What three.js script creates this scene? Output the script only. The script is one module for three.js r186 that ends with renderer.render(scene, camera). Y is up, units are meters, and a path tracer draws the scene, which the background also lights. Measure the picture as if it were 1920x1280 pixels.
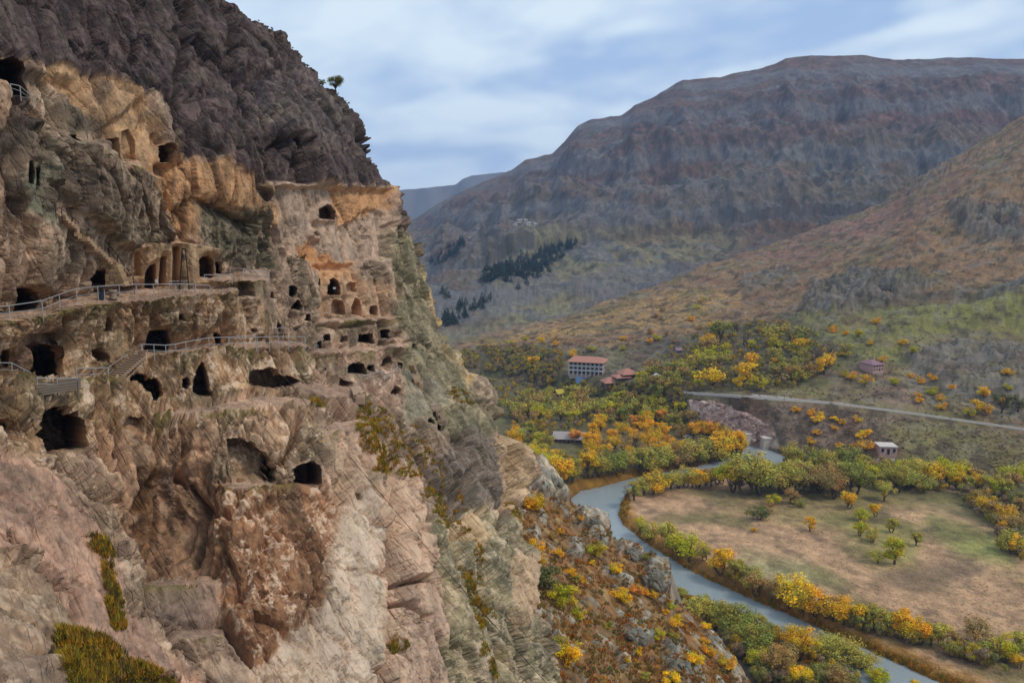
import * as THREE from 'three';
import { mergeGeometries } from 'three/addons/utils/BufferGeometryUtils.js';

// ------------------------------------------------------------------ camera, sky, sun, exposure
const CAM_H = 115, F = 1545, PITCH = Math.atan(240 / F);          // metres above the river; focal length in photograph pixels
const scene = new THREE.Scene();
const camera = new THREE.PerspectiveCamera(2 * Math.atan(640 / F) * 180 / Math.PI, 1.5, 1, 20000);
camera.position.set(0, CAM_H, 0);
camera.rotation.x = -PITCH;
scene.add(camera);
const renderer = new THREE.WebGLRenderer({ antialias: true });
renderer.toneMapping = THREE.LinearToneMapping;
renderer.toneMappingExposure = 1.05;
renderer.shadowMap.enabled = true;

// ---- noise and random numbers
function rng(seed) { let a = seed >>> 0; return () => { a = (a + 0x6D2B79F5) | 0; let t = Math.imul(a ^ (a >>> 15), 1 | a); t = (t + Math.imul(t ^ (t >>> 7), 61 | t)) ^ t; return ((t ^ (t >>> 14)) >>> 0) / 4294967296; }; }
const P = new Uint8Array(512);
{ const r = rng(77), p = [...Array(256).keys()]; for (let i = 255; i > 0; i--) { const j = Math.floor(r() * (i + 1)); [p[i], p[j]] = [p[j], p[i]]; } for (let i = 0; i < 512; i++) P[i] = p[i & 255]; }
const G3 = new Float32Array(768);
{ const r = rng(5); for (let i = 0; i < 256; i++) { let x, y, z, l; do { x = r() * 2 - 1; y = r() * 2 - 1; z = r() * 2 - 1; l = x * x + y * y + z * z; } while (l > 1 || l < 0.05); l = 1 / Math.sqrt(l); G3[i * 3] = x * l; G3[i * 3 + 1] = y * l; G3[i * 3 + 2] = z * l; } }
function noise(x, y, z) {
  const X = Math.floor(x), Y = Math.floor(y), Z = Math.floor(z); x -= X; y -= Y; z -= Z;
  const u = x * x * x * (x * (x * 6 - 15) + 10), v = y * y * y * (y * (y * 6 - 15) + 10), w = z * z * z * (z * (z * 6 - 15) + 10);
  const a = P[X & 255], b = P[(X + 1) & 255], y0 = Y & 255, y1 = (Y + 1) & 255, z0 = Z & 255, z1 = (Z + 1) & 255;
  const aa = P[a + y0], ab = P[a + y1], ba = P[b + y0], bb = P[b + y1];
  const g = (h, dx, dy, dz) => { h *= 3; return G3[h] * dx + G3[h + 1] * dy + G3[h + 2] * dz; };
  const n000 = g(P[aa + z0], x, y, z), n100 = g(P[ba + z0], x - 1, y, z), n010 = g(P[ab + z0], x, y - 1, z), n110 = g(P[bb + z0], x - 1, y - 1, z);
  const n001 = g(P[aa + z1], x, y, z - 1), n101 = g(P[ba + z1], x - 1, y, z - 1), n011 = g(P[ab + z1], x, y - 1, z - 1), n111 = g(P[bb + z1], x - 1, y - 1, z - 1);
  const l0 = n000 + u * (n100 - n000), l1 = n010 + u * (n110 - n010), l2 = n001 + u * (n101 - n001), l3 = n011 + u * (n111 - n011);
  const m0 = l0 + v * (l1 - l0), m1 = l2 + v * (l3 - l2);
  return 1.5 * (m0 + w * (m1 - m0));
}
function fbm(x, y, z, o) { let s = 0, a = 0.5; for (let i = 0; i < o; i++) { s += a * noise(x, y, z); x = x * 2.03 + 11.3; y = y * 2.03 + 5.7; z = z * 2.03 + 7.1; a *= 0.5; } return s; }
function fbmR(x, y, z, o) { let s = 0, a = 0.4; for (let i = 0; i < o; i++) { s += a * noise(x, y, z); x = x * 2.1 + 11.3; y = y * 2.1 + 5.7; z = z * 2.1 + 7.1; a *= 0.72; } return s; }
function ridged(x, y, z, o) { let s = 0, a = 0.5; for (let i = 0; i < o; i++) { s += a * (1 - 2 * Math.abs(noise(x, y, z))); x = x * 2.1 + 3.3; y = y * 2.1 + 9.7; z = z * 2.1 + 1.1; a *= 0.5; } return s; }
const clamp = (x, a = 0, b = 1) => x < a ? a : x > b ? b : x;
const sstep = (a, b, x) => { const t = clamp((x - a) / (b - a)); return t * t * (3 - 2 * t); };
const lerp = (a, b, t) => a + (b - a) * t;
const lin = (v) => { v /= 255; return v <= 0.04045 ? v / 12.92 : Math.pow((v + 0.055) / 1.055, 2.4); };
const rgb = (a, k = 1) => { const c = a.map(lin), g = 0.3 * c[0] + 0.6 * c[1] + 0.1 * c[2]; return c.map((v) => Math.max(0.004, (g + (v - g) * 1.24) * k)); };   // read under a blue sky, so a little fuller in colour than seen

// ---- sky: one overcast sheet with breaks, the same all the way round
function skyColor(dx, dy, dz, out) {
  const e = Math.max(dy, 0.0), k = 1 / (e + 0.22);
  const X = dx * k * 0.85, Z = dz * k * 0.85;
  const w1 = fbm(X * 0.9 + 3.1, 0.4, Z * 1.1 + 1.7, 4), n = fbm(X * 1.25 + w1 * 1.3 + 0.55, 2.2, Z * 1.35 + w1 * 1.1 + 4.2, 6);
  const m = sstep(-0.26, 0.22, n), f = fbm(X * 4.6 + w1, 7.2, Z * 5.4 + w1, 5);
  const t = clamp(m * 0.85 + 0.07 + f * 1.0);
  const hz = Math.exp(-e * 9);
  const dark = [0.35, 0.51, 0.79], pale = [0.73, 0.86, 0.97], hor = [0.72, 0.88, 1.03];
  for (let c = 0; c < 3; c++) { let v = lerp(dark[c], pale[c], t); v = lerp(v, hor[c], hz * 0.6); out[c] = v; }
}
const SW = 1536, SH = 768, skyData = new Float32Array(SW * SH * 4);
{ const o = [0, 0, 0];
  for (let j = 0; j < SH; j++) for (let i = 0; i < SW; i++) {
    const th = ((i + 0.5) / SW - 0.5) * 2 * Math.PI, ph = ((j + 0.5) / SH - 0.5) * Math.PI;
    skyColor(Math.cos(ph) * Math.cos(th), Math.sin(ph), Math.cos(ph) * Math.sin(th), o);
    const q = (j * SW + i) * 4; skyData[q] = o[0]; skyData[q + 1] = o[1]; skyData[q + 2] = o[2]; skyData[q + 3] = 1;
  } }
const skyTex = new THREE.DataTexture(skyData, SW, SH, THREE.RGBAFormat, THREE.FloatType);
skyTex.mapping = THREE.EquirectangularReflectionMapping; skyTex.magFilter = skyTex.minFilter = THREE.LinearFilter; skyTex.needsUpdate = true;
scene.background = skyTex; scene.environment = skyTex;

const sun = new THREE.DirectionalLight(new THREE.Color().setRGB(1, 0.93, 0.84), 1.5);
sun.position.set(190, CAM_H + 230, -40); sun.target.position.set(0, CAM_H - 30, -110); sun.castShadow = true; sun.shadow.radius = 24;
sun.shadow.mapSize.set(4096, 4096);
Object.assign(sun.shadow.camera, { left: -500, right: 500, top: 500, bottom: -500, near: 1, far: 2000 });
scene.add(sun, sun.target);
scene.fog = new THREE.FogExp2(new THREE.Color().setRGB(0.42, 0.60, 0.95), 0.00011);

// ------------------------------------------------------------------ survey helpers: a line of sight and a distance give a point of the place
const cP = Math.cos(PITCH), sP = Math.sin(PITCH);
function at(px, py, D, o = [0, 0, 0]) { const x = (px - 960) / F, y = (640 - py) / F, f = cP + y * sP; o[0] = x / f * D; o[1] = CAM_H + (y * cP - sP) / f * D; o[2] = -D; return o; }
function seen(x, y, z) { const a = y - CAM_H, f = -z * cP - a * sP, u = a * cP - z * sP; return [960 + F * x / f, 640 - F * u / f]; }
function depthAt(py, h) { const y = (640 - py) / F, f = cP + y * sP; return (h - CAM_H) / ((y * cP - sP) / f); }        // distance at which a line of sight meets height h
function pline(pts, x) { if (x <= pts[0][0]) return pts[0][1]; for (let i = 1; i < pts.length; i++) if (x <= pts[i][0]) { const a = pts[i - 1], b = pts[i]; return a[1] + (b[1] - a[1]) * (x - a[0]) / (b[0] - a[0]); } return pts[pts.length - 1][1]; }
function bounds(pts) { let a = 1e9, b = 1e9, c = -1e9, d = -1e9; for (const [x, y] of pts) { a = Math.min(a, x); b = Math.min(b, y); c = Math.max(c, x); d = Math.max(d, y); } return [a, b, c, d]; }
function sdPoly(pts, bb, x, y, pad) {                                                       // below 0 inside
  if (x < bb[0] - pad || x > bb[2] + pad || y < bb[1] - pad || y > bb[3] + pad) return 1e6;
  let d = 1e18, s = 1;
  for (let i = 0, j = pts.length - 1; i < pts.length; j = i++) {
    const ax = pts[i][0], ay = pts[i][1], ex = pts[j][0] - ax, ey = pts[j][1] - ay, wx = x - ax, wy = y - ay;
    const t = clamp((wx * ex + wy * ey) / (ex * ex + ey * ey + 1e-9)), bx = wx - ex * t, by = wy - ey * t, q = bx * bx + by * by; if (q < d) d = q;
    const c1 = y >= ay, c2 = y < pts[j][1], c3 = ex * wy > ey * wx; if ((c1 && c2 && c3) || (!c1 && !c2 && !c3)) s = -s;
  }
  return s * Math.sqrt(d);
}
function dLine(pts, bb, x, y, pad) {
  if (x < bb[0] - pad || x > bb[2] + pad || y < bb[1] - pad || y > bb[3] + pad) return 1e6;
  let d = 1e18;
  for (let i = 1; i < pts.length; i++) { const ax = pts[i - 1][0], ay = pts[i - 1][1], ex = pts[i][0] - ax, ey = pts[i][1] - ay, wx = x - ax, wy = y - ay, t = clamp((wx * ex + wy * ey) / (ex * ex + ey * ey + 1e-9)), bx = wx - ex * t, by = wy - ey * t, q = bx * bx + by * by; if (q < d) d = q; }
  return Math.sqrt(d);
}
function tps(points) {                                                                       // thin-plate spline through [x, y, value]
  const n = points.length, m = n + 3, A = Array.from({ length: m }, () => new Float64Array(m + 1)), S = 1 / 300;
  const U = (r2) => r2 < 1e-12 ? 0 : r2 * Math.log(r2);
  for (let i = 0; i < n; i++) { const [xi, yi, v] = points[i]; for (let j = 0; j < n; j++) { const dx = (xi - points[j][0]) * S, dy = (yi - points[j][1]) * S; A[i][j] = U(dx * dx + dy * dy) + (i === j ? 0.02 : 0); } A[i][n] = A[n][i] = 1; A[i][n + 1] = A[n + 1][i] = xi * S; A[i][n + 2] = A[n + 2][i] = yi * S; A[i][m] = v; }
  for (let c = 0; c < m; c++) { let p = c; for (let r = c + 1; r < m; r++) if (Math.abs(A[r][c]) > Math.abs(A[p][c])) p = r; [A[c], A[p]] = [A[p], A[c]]; for (let r = 0; r < m; r++) if (r !== c) { const k = A[r][c] / A[c][c]; if (k) for (let q = c; q <= m; q++) A[r][q] -= k * A[c][q]; } }
  const w = A.map((r, i) => r[m] / r[i]);
  return (x, y) => { let s = w[n] + w[n + 1] * x * S + w[n + 2] * y * S; for (let i = 0; i < n; i++) { const dx = (x - points[i][0]) * S, dy = (y - points[i][1]) * S; s += w[i] * U(dx * dx + dy * dy); } return s; };
}
function gridded(f, x0, y0, x1, y1, step) {                                                   // sample a slow function once, then look it up
  const nx = Math.ceil((x1 - x0) / step) + 2, ny = Math.ceil((y1 - y0) / step) + 2, a = new Float32Array(nx * ny);
  for (let j = 0; j < ny; j++) for (let i = 0; i < nx; i++) a[j * nx + i] = f(x0 + i * step, y0 + j * step);
  return (x, y) => { const u = clamp((x - x0) / step, 0, nx - 1.001), v = clamp((y - y0) / step, 0, ny - 1.001), i = Math.floor(u), j = Math.floor(v), s = u - i, t = v - j, q = j * nx + i; return lerp(lerp(a[q], a[q + 1], s), lerp(a[q + nx], a[q + nx + 1], s), t); };
}
function worley(x, y, z, o) {                                                                 // broken slabs: height of the nearest cell's tilted face, and the gap between cells
  const X = Math.floor(x), Y = Math.floor(y), Z = Math.floor(z); let a = 9, b = 9, c = 0, cx = 0, cy = 0, cz = 0;
  for (let i = -1; i <= 1; i++) for (let j = -1; j <= 1; j++) for (let k = -1; k <= 1; k++) { const h = P[P[P[(X + i) & 255] + ((Y + j) & 255)] + ((Z + k) & 255)], px = X + i + P[h] / 256, py = Y + j + P[h + 61] / 256, pz = Z + k + P[h + 127] / 256, d = (px - x) * (px - x) + (py - y) * (py - y) + (pz - z) * (pz - z); if (d < a) { b = a; a = d; c = h; cx = x - px; cy = y - py; cz = z - pz; } else if (d < b) b = d; }
  o[0] = (P[c + 31] / 255 - 0.5) + (P[c + 77] / 127 - 1) * cx * 0.7 + (P[c + 99] / 127 - 1) * cy * 0.7 + (P[c + 140] / 127 - 1) * cz * 0.7; o[1] = Math.sqrt(b) - Math.sqrt(a);
}
class Picker {                                                                               // nearest surface point along a line of sight
  constructor(cell = 4) { this.c = cell; this.w = Math.ceil(2800 / cell); this.h = Math.ceil(1900 / cell); this.head = new Int32Array(this.w * this.h).fill(-1); this.next = []; this.pos = []; this.s = []; }
  add(arr, n) { for (let i = 0; i < n; i++) { const x = arr[i * 3], y = arr[i * 3 + 1], z = arr[i * 3 + 2]; if (z > -5) continue; const [a, b] = seen(x, y, z), u = Math.floor((a + 400) / this.c), v = Math.floor((b + 300) / this.c); if (u < 0 || v < 0 || u >= this.w || v >= this.h) continue; const k = this.pos.length / 3, q = v * this.w + u; this.pos.push(x, y, z); this.s.push(a, b); this.next.push(this.head[q]); this.head[q] = k; } return this; }
  pick(px, py, r = 3) { const u = Math.floor((px + 400) / this.c), v = Math.floor((py + 300) / this.c); let near = 1e9; const list = [];
    for (let j = -r; j <= r; j++) for (let i = -r; i <= r; i++) { const a = u + i, b = v + j; if (a < 0 || b < 0 || a >= this.w || b >= this.h) continue; for (let k = this.head[b * this.w + a]; k >= 0; k = this.next[k]) { const d = Math.hypot(this.s[k * 2] - px, this.s[k * 2 + 1] - py); list.push([d, k]); } }
    list.sort((a, b) => a[0] - b[0]); if (!list.length) return null;
    for (const [d, k] of list.slice(0, 14)) if (d < list[0][0] + 2) near = Math.min(near, -this.pos[k * 3 + 2]);
    for (const [, k] of list) if (-this.pos[k * 3 + 2] < near * 1.03 + 0.5) return new THREE.Vector3(this.pos[k * 3], this.pos[k * 3 + 1], this.pos[k * 3 + 2]);
    return null; }
}
const used = new Map();
function numbered(n) { const k = used.get(n) || 0; used.set(n, k + 1); return k ? `${n}_${String(k).padStart(3, '0')}` : n; }
function add(o, name, label, category, group, kind) { o.name = numbered(name); if (label) o.userData.label = label; if (category) o.userData.category = category; if (group) o.userData.group = group; if (kind) o.userData.kind = kind; scene.add(o); return o; }
function shade(o) { o.traverse((m) => { if (m.isMesh) { m.castShadow = true; m.receiveShadow = true; } }); return o; }
function part(geometry, material, name, parent) { const m = new THREE.Mesh(geometry, material); m.name = name; parent.add(m); return m; }
const mat = (c, rough = 0.95, extra = {}) => new THREE.MeshStandardMaterial({ color: new THREE.Color().setRGB(...c), roughness: rough, ...extra });

function sheet(pos, col, nx, ny, uv) {                                                      // indexed grid surface with smooth normals
  const g = new THREE.BufferGeometry(); g.setAttribute('position', new THREE.BufferAttribute(pos, 3));
  const idx = []; for (let j = 0; j < ny - 1; j++) for (let i = 0; i < nx - 1; i++) { const a = j * nx + i, b = a + 1, c = a + nx, d = c + 1; if (((i + j) & 1) === 0) idx.push(a, c, b, b, c, d); else idx.push(a, c, d, a, d, b); }
  g.setIndex(idx); g.computeVertexNormals(); if (col) g.setAttribute('color', new THREE.BufferAttribute(col, 3)); if (uv) g.setAttribute('uv', new THREE.BufferAttribute(uv, 2));
  return g;
}
function subset(g, tris) {                                                                   // the triangles of one piece, with the normals of the whole
  const map = new Map(), P0 = g.attributes.position.array, N0 = g.attributes.normal.array, C0 = g.attributes.color.array, U0 = g.attributes.uv.array, I = g.index.array, p = [], n = [], c = [], w = [], idx = [];
  for (const t of tris) for (let k = 0; k < 3; k++) { const v = I[t * 3 + k]; let m = map.get(v); if (m === undefined) { m = map.size; map.set(v, m); p.push(P0[v * 3], P0[v * 3 + 1], P0[v * 3 + 2]); n.push(N0[v * 3], N0[v * 3 + 1], N0[v * 3 + 2]); c.push(C0[v * 3], C0[v * 3 + 1], C0[v * 3 + 2]); w.push(U0[v * 2], U0[v * 2 + 1]); } idx.push(m); }
  const o = new THREE.BufferGeometry(); o.setAttribute('position', new THREE.Float32BufferAttribute(p, 3)); o.setAttribute('normal', new THREE.Float32BufferAttribute(n, 3)); o.setAttribute('color', new THREE.Float32BufferAttribute(c, 3)); o.setAttribute('uv', new THREE.Float32BufferAttribute(w, 2)); o.setIndex(idx); return o;
}

// ---- grain of broken rock and of rough ground: joints, chips and pits, a tile of 1024 pixels
function tileNoise(x, y, n, sd) { const X = Math.floor(x), Y = Math.floor(y); x -= X; y -= Y; const u = x * x * (3 - 2 * x), v = y * y * (3 - 2 * y), h = (i, j) => { const k = P[P[(((i % n) + n) % n) & 255] + ((((j % n) + n) % n + sd) & 255)] * 3; return k; }, g = (k, a, b) => G3[k] * a + G3[k + 1] * b; const X1 = X + 1, Y1 = Y + 1; return 1.6 * lerp(lerp(g(h(X, Y), x, y), g(h(X1, Y), x - 1, y), u), lerp(g(h(X, Y1), x, y - 1), g(h(X1, Y1), x - 1, y - 1), u), v); }
function tileCells(x, y, n, m, sd, o) { const X = Math.floor(x), Y = Math.floor(y); let a = 9, b = 9, c = 0, cx = 0, cy = 0; for (let i = -1; i <= 1; i++) for (let j = -1; j <= 1; j++) { const h = P[P[(((X + i) % n) + n) % n] + ((((Y + j) % m) + m) % m + sd & 255)], px = X + i + P[h] / 256, py = Y + j + P[h + 61] / 256, d = (px - x) * (px - x) + (py - y) * (py - y); if (d < a) { b = a; a = d; c = h; cx = x - px; cy = y - py; } else if (d < b) b = d; } o[0] = P[c + 31] / 255 - 0.5 + (P[c + 77] / 127 - 1) * cx * 0.6 + (P[c + 99] / 127 - 1) * cy * 0.6; o[1] = Math.sqrt(b) - Math.sqrt(a); }
function grainTextures(sd, cells, tall, crack) {
  const S = 1024, A = new Uint8Array(S * S * 4), B = new Uint8Array(S * S * 4), o = [0, 0], e = [0, 0];
  for (let j = 0; j < S; j++) for (let i = 0; i < S; i++) {
    const u = i / S, v = j / S; let f = 0, a = 0.5, n = 8; for (let k = 0; k < 6; k++) { f += a * tileNoise(u * n, v * n, n, sd + k * 13); n *= 2; a *= 0.62; }
    const wu = u + 0.010 * f, wv = v + 0.010 * f; tileCells(wu * cells, wv * tall, cells, tall, sd, o); tileCells(wu * cells * 4 + 0.3, wv * tall * 4, cells * 4, tall * 4, sd + 9, e);
    let q = 0, b = 0.5; n = 64; for (let k = 0; k < 4; k++) { q += b * tileNoise(u * n + 0.37, v * n, n, sd + 60 + k * 7); n *= 2; b *= 0.6; }
    const h = clamp(0.62 + 0.30 * f + 0.22 * o[0] + 0.12 * e[0] - crack * (0.45 * Math.exp(-o[1] * o[1] / 0.0035) + 0.22 * Math.exp(-e[1] * e[1] / 0.008)) - 0.25 * sstep(0.16, 0.36, q));
    const c = clamp(0.80 + 0.42 * f + 0.10 * o[0] + 0.16 * q + 0.06 * e[0], 0.25, 1); const t = (j * S + i) * 4, ch = Math.round(h * 255), cc = Math.round(255 * Math.pow(c, 1 / 2.2));
    A[t] = A[t + 1] = A[t + 2] = cc; A[t + 3] = 255; B[t] = B[t + 1] = B[t + 2] = ch; B[t + 3] = 255;
  }
  return [A, B].map((d, k) => { const t = new THREE.DataTexture(d, S, S); t.wrapS = t.wrapT = THREE.RepeatWrapping; t.magFilter = t.minFilter = THREE.LinearFilter; if (!k) t.colorSpace = THREE.SRGBColorSpace; t.needsUpdate = true; return t; });
}
const rockTex = grainTextures(17, 8, 4, 0.42), landTex = grainTextures(140, 16, 16, 0.25);

function V3(b, a) { return [b[0] - a[0], b[1] - a[1], b[2] - a[2]]; }
// ------------------------------------------------------------------ the cave cliff
const ROCK = 1.52;                                              // reflectance of rock against its brightness in the overcast picture
const edgeLine = [[-170, 325], [-60, 388], [0, 430], [15, 455], [40, 490], [60, 515], [80, 540], [100, 562], [130, 583], [150, 595], [175, 622], [200, 652], [215, 668], [240, 678], [270, 686], [300, 700], [330, 722], [350, 738], [375, 745], [400, 757], [420, 766], [440, 786], [470, 793], [510, 797], [540, 805], [580, 817], [620, 829], [650, 840], [680, 858], [700, 878], [715, 895], [740, 920], [790, 938], [830, 962], [850, 992], [880, 1006], [900, 1000], [917, 985], [1003, 983], [1047, 1004], [1143, 1010], [1177, 1034], [1280, 1038], [1430, 1060]];
const cliffD = gridded((() => {
  const rows = {
    '-160': [[-160, 58], [0, 70], [150, 84], [320, 108]],
    0: [[-160, 54], [0, 64], [120, 74], [250, 85], [430, 108]],
    100: [[0, 61], [200, 77], [400, 96], [560, 114]],
    200: [[-160, 49], [0, 58], [130, 66], [290, 77], [400, 86], [520, 96], [650, 118]],
    350: [[0, 56], [150, 66], [350, 77], [430, 82], [520, 90], [620, 101], [740, 121]],
    460: [[-160, 47], [0, 56], [200, 70], [300, 76], [400, 80], [520, 90], [650, 102], [790, 123]],
    580: [[-160, 46], [0, 55], [150, 66], [300, 73], [400, 77], [530, 87], [640, 97], [750, 110], [815, 123]],
    650: [[0, 55], [150, 65], [300, 72], [400, 76], [530, 84], [640, 94], [750, 106], [840, 121]],
    720: [[-160, 46], [0, 54], [100, 58], [280, 68], [380, 71], [500, 77], [640, 87], [780, 104], [895, 118]],
    800: [[0, 50], [120, 56], [300, 63], [460, 67], [580, 71], [700, 82], [830, 100], [938, 116]],
    900: [[-160, 41], [0, 46], [150, 53], [300, 60], [480, 63], [600, 68], [700, 77], [800, 88], [900, 101], [1000, 116]],
    1000: [[0, 42], [200, 52], [330, 60], [420, 58], [560, 61], [700, 68], [800, 78], [900, 89], [983, 100]],
    1150: [[-160, 33], [0, 37], [150, 43], [300, 51], [420, 53], [560, 56], [700, 62], [850, 74], [950, 81], [1010, 88]],
    1280: [[-160, 27], [0, 31], [200, 41], [400, 49], [560, 51], [700, 57], [900, 72], [1038, 84]],
    1430: [[-160, 25], [0, 28], [300, 41], [600, 48], [1060, 78]] };
  const pts = []; for (const k in rows) for (const [x, d] of rows[k]) pts.push([x, +k, Math.log(d)]);
  const f = tps(pts); return (x, y) => Math.exp(f(x, y));
})(), -280, -180, 1100, 1540, 12);

// walkways cut along the face: lip line, back line, depth in metres, reach
const terraces = [
  { lip: [[-200, 606], [0, 599], [78, 594], [110, 580], [145, 572], [250, 566], [395, 556], [445, 545]], back: [[-200, 588], [0, 583], [78, 576], [110, 562], [150, 546], [250, 540], [400, 541], [445, 538]], a: 5.2, x0: -300, x1: 440, L: 60 },
  { lip: [[255, 664], [330, 668], [400, 657], [450, 653], [545, 648], [580, 652]], back: [[255, 655], [330, 655], [400, 647], [450, 642], [545, 636], [580, 646]], a: 3.6, x0: 258, x1: 575, L: 40 },
  { lip: [[-200, 700], [0, 705], [70, 712], [150, 714], [230, 712]], back: [[-200, 690], [0, 697], [70, 704], [150, 703], [230, 704]], a: 2.8, x0: -300, x1: 225, L: 45 },
  { lip: [[285, 782], [350, 776], [420, 768], [560, 762], [600, 765]], back: [[285, 776], [350, 768], [420, 756], [480, 742], [560, 742], [600, 750]], a: 3.2, x0: 290, x1: 575, L: 50 },
  { lip: [[600, 604], [690, 600], [740, 598]], back: [[600, 596], [690, 594], [740, 592]], a: 2.4, x0: 612, x1: 735, L: 25 },
  { lip: [[590, 662], [690, 660], [760, 650]], back: [[590, 653], [690, 650], [760, 640]], a: 2.6, x0: 592, x1: 758, L: 25 },
  { lip: [[560, 735], [640, 745], [700, 752]], back: [[560, 716], [640, 722], [700, 735]], a: 3, x0: 560, x1: 690, L: 30 },
  { lip: [[612, 818], [690, 800], [720, 790]], back: [[612, 790], [690, 782], [720, 780]], a: 3, x0: 612, x1: 710, L: 30 },
  { lip: [[420, 916], [535, 916]], back: [[420, 907], [535, 907]], a: 1.6, x0: 425, x1: 530, L: 16 },
  { lip: [[390, 532], [430, 530], [505, 524]], back: [[390, 520], [430, 512], [505, 500]], a: 2.6, x0: 395, x1: 498, L: 25 },
  { lip: [[265, 1098], [330, 1097], [402, 1094]], back: [[265, 1088], [330, 1086], [402, 1084]], a: 1.8, x0: 275, x1: 398, L: 40 },
  { lip: [[330, 1200], [400, 1196], [430, 1200]], back: [[330, 1180], [400, 1176], [430, 1182]], a: 1.8, x0: 325, x1: 420, L: 40 },
  { lip: [[212, 306], [262, 310]], back: [[212, 299], [262, 303]], a: 1.6, x0: 212, x1: 262, L: 20 },
];
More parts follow.
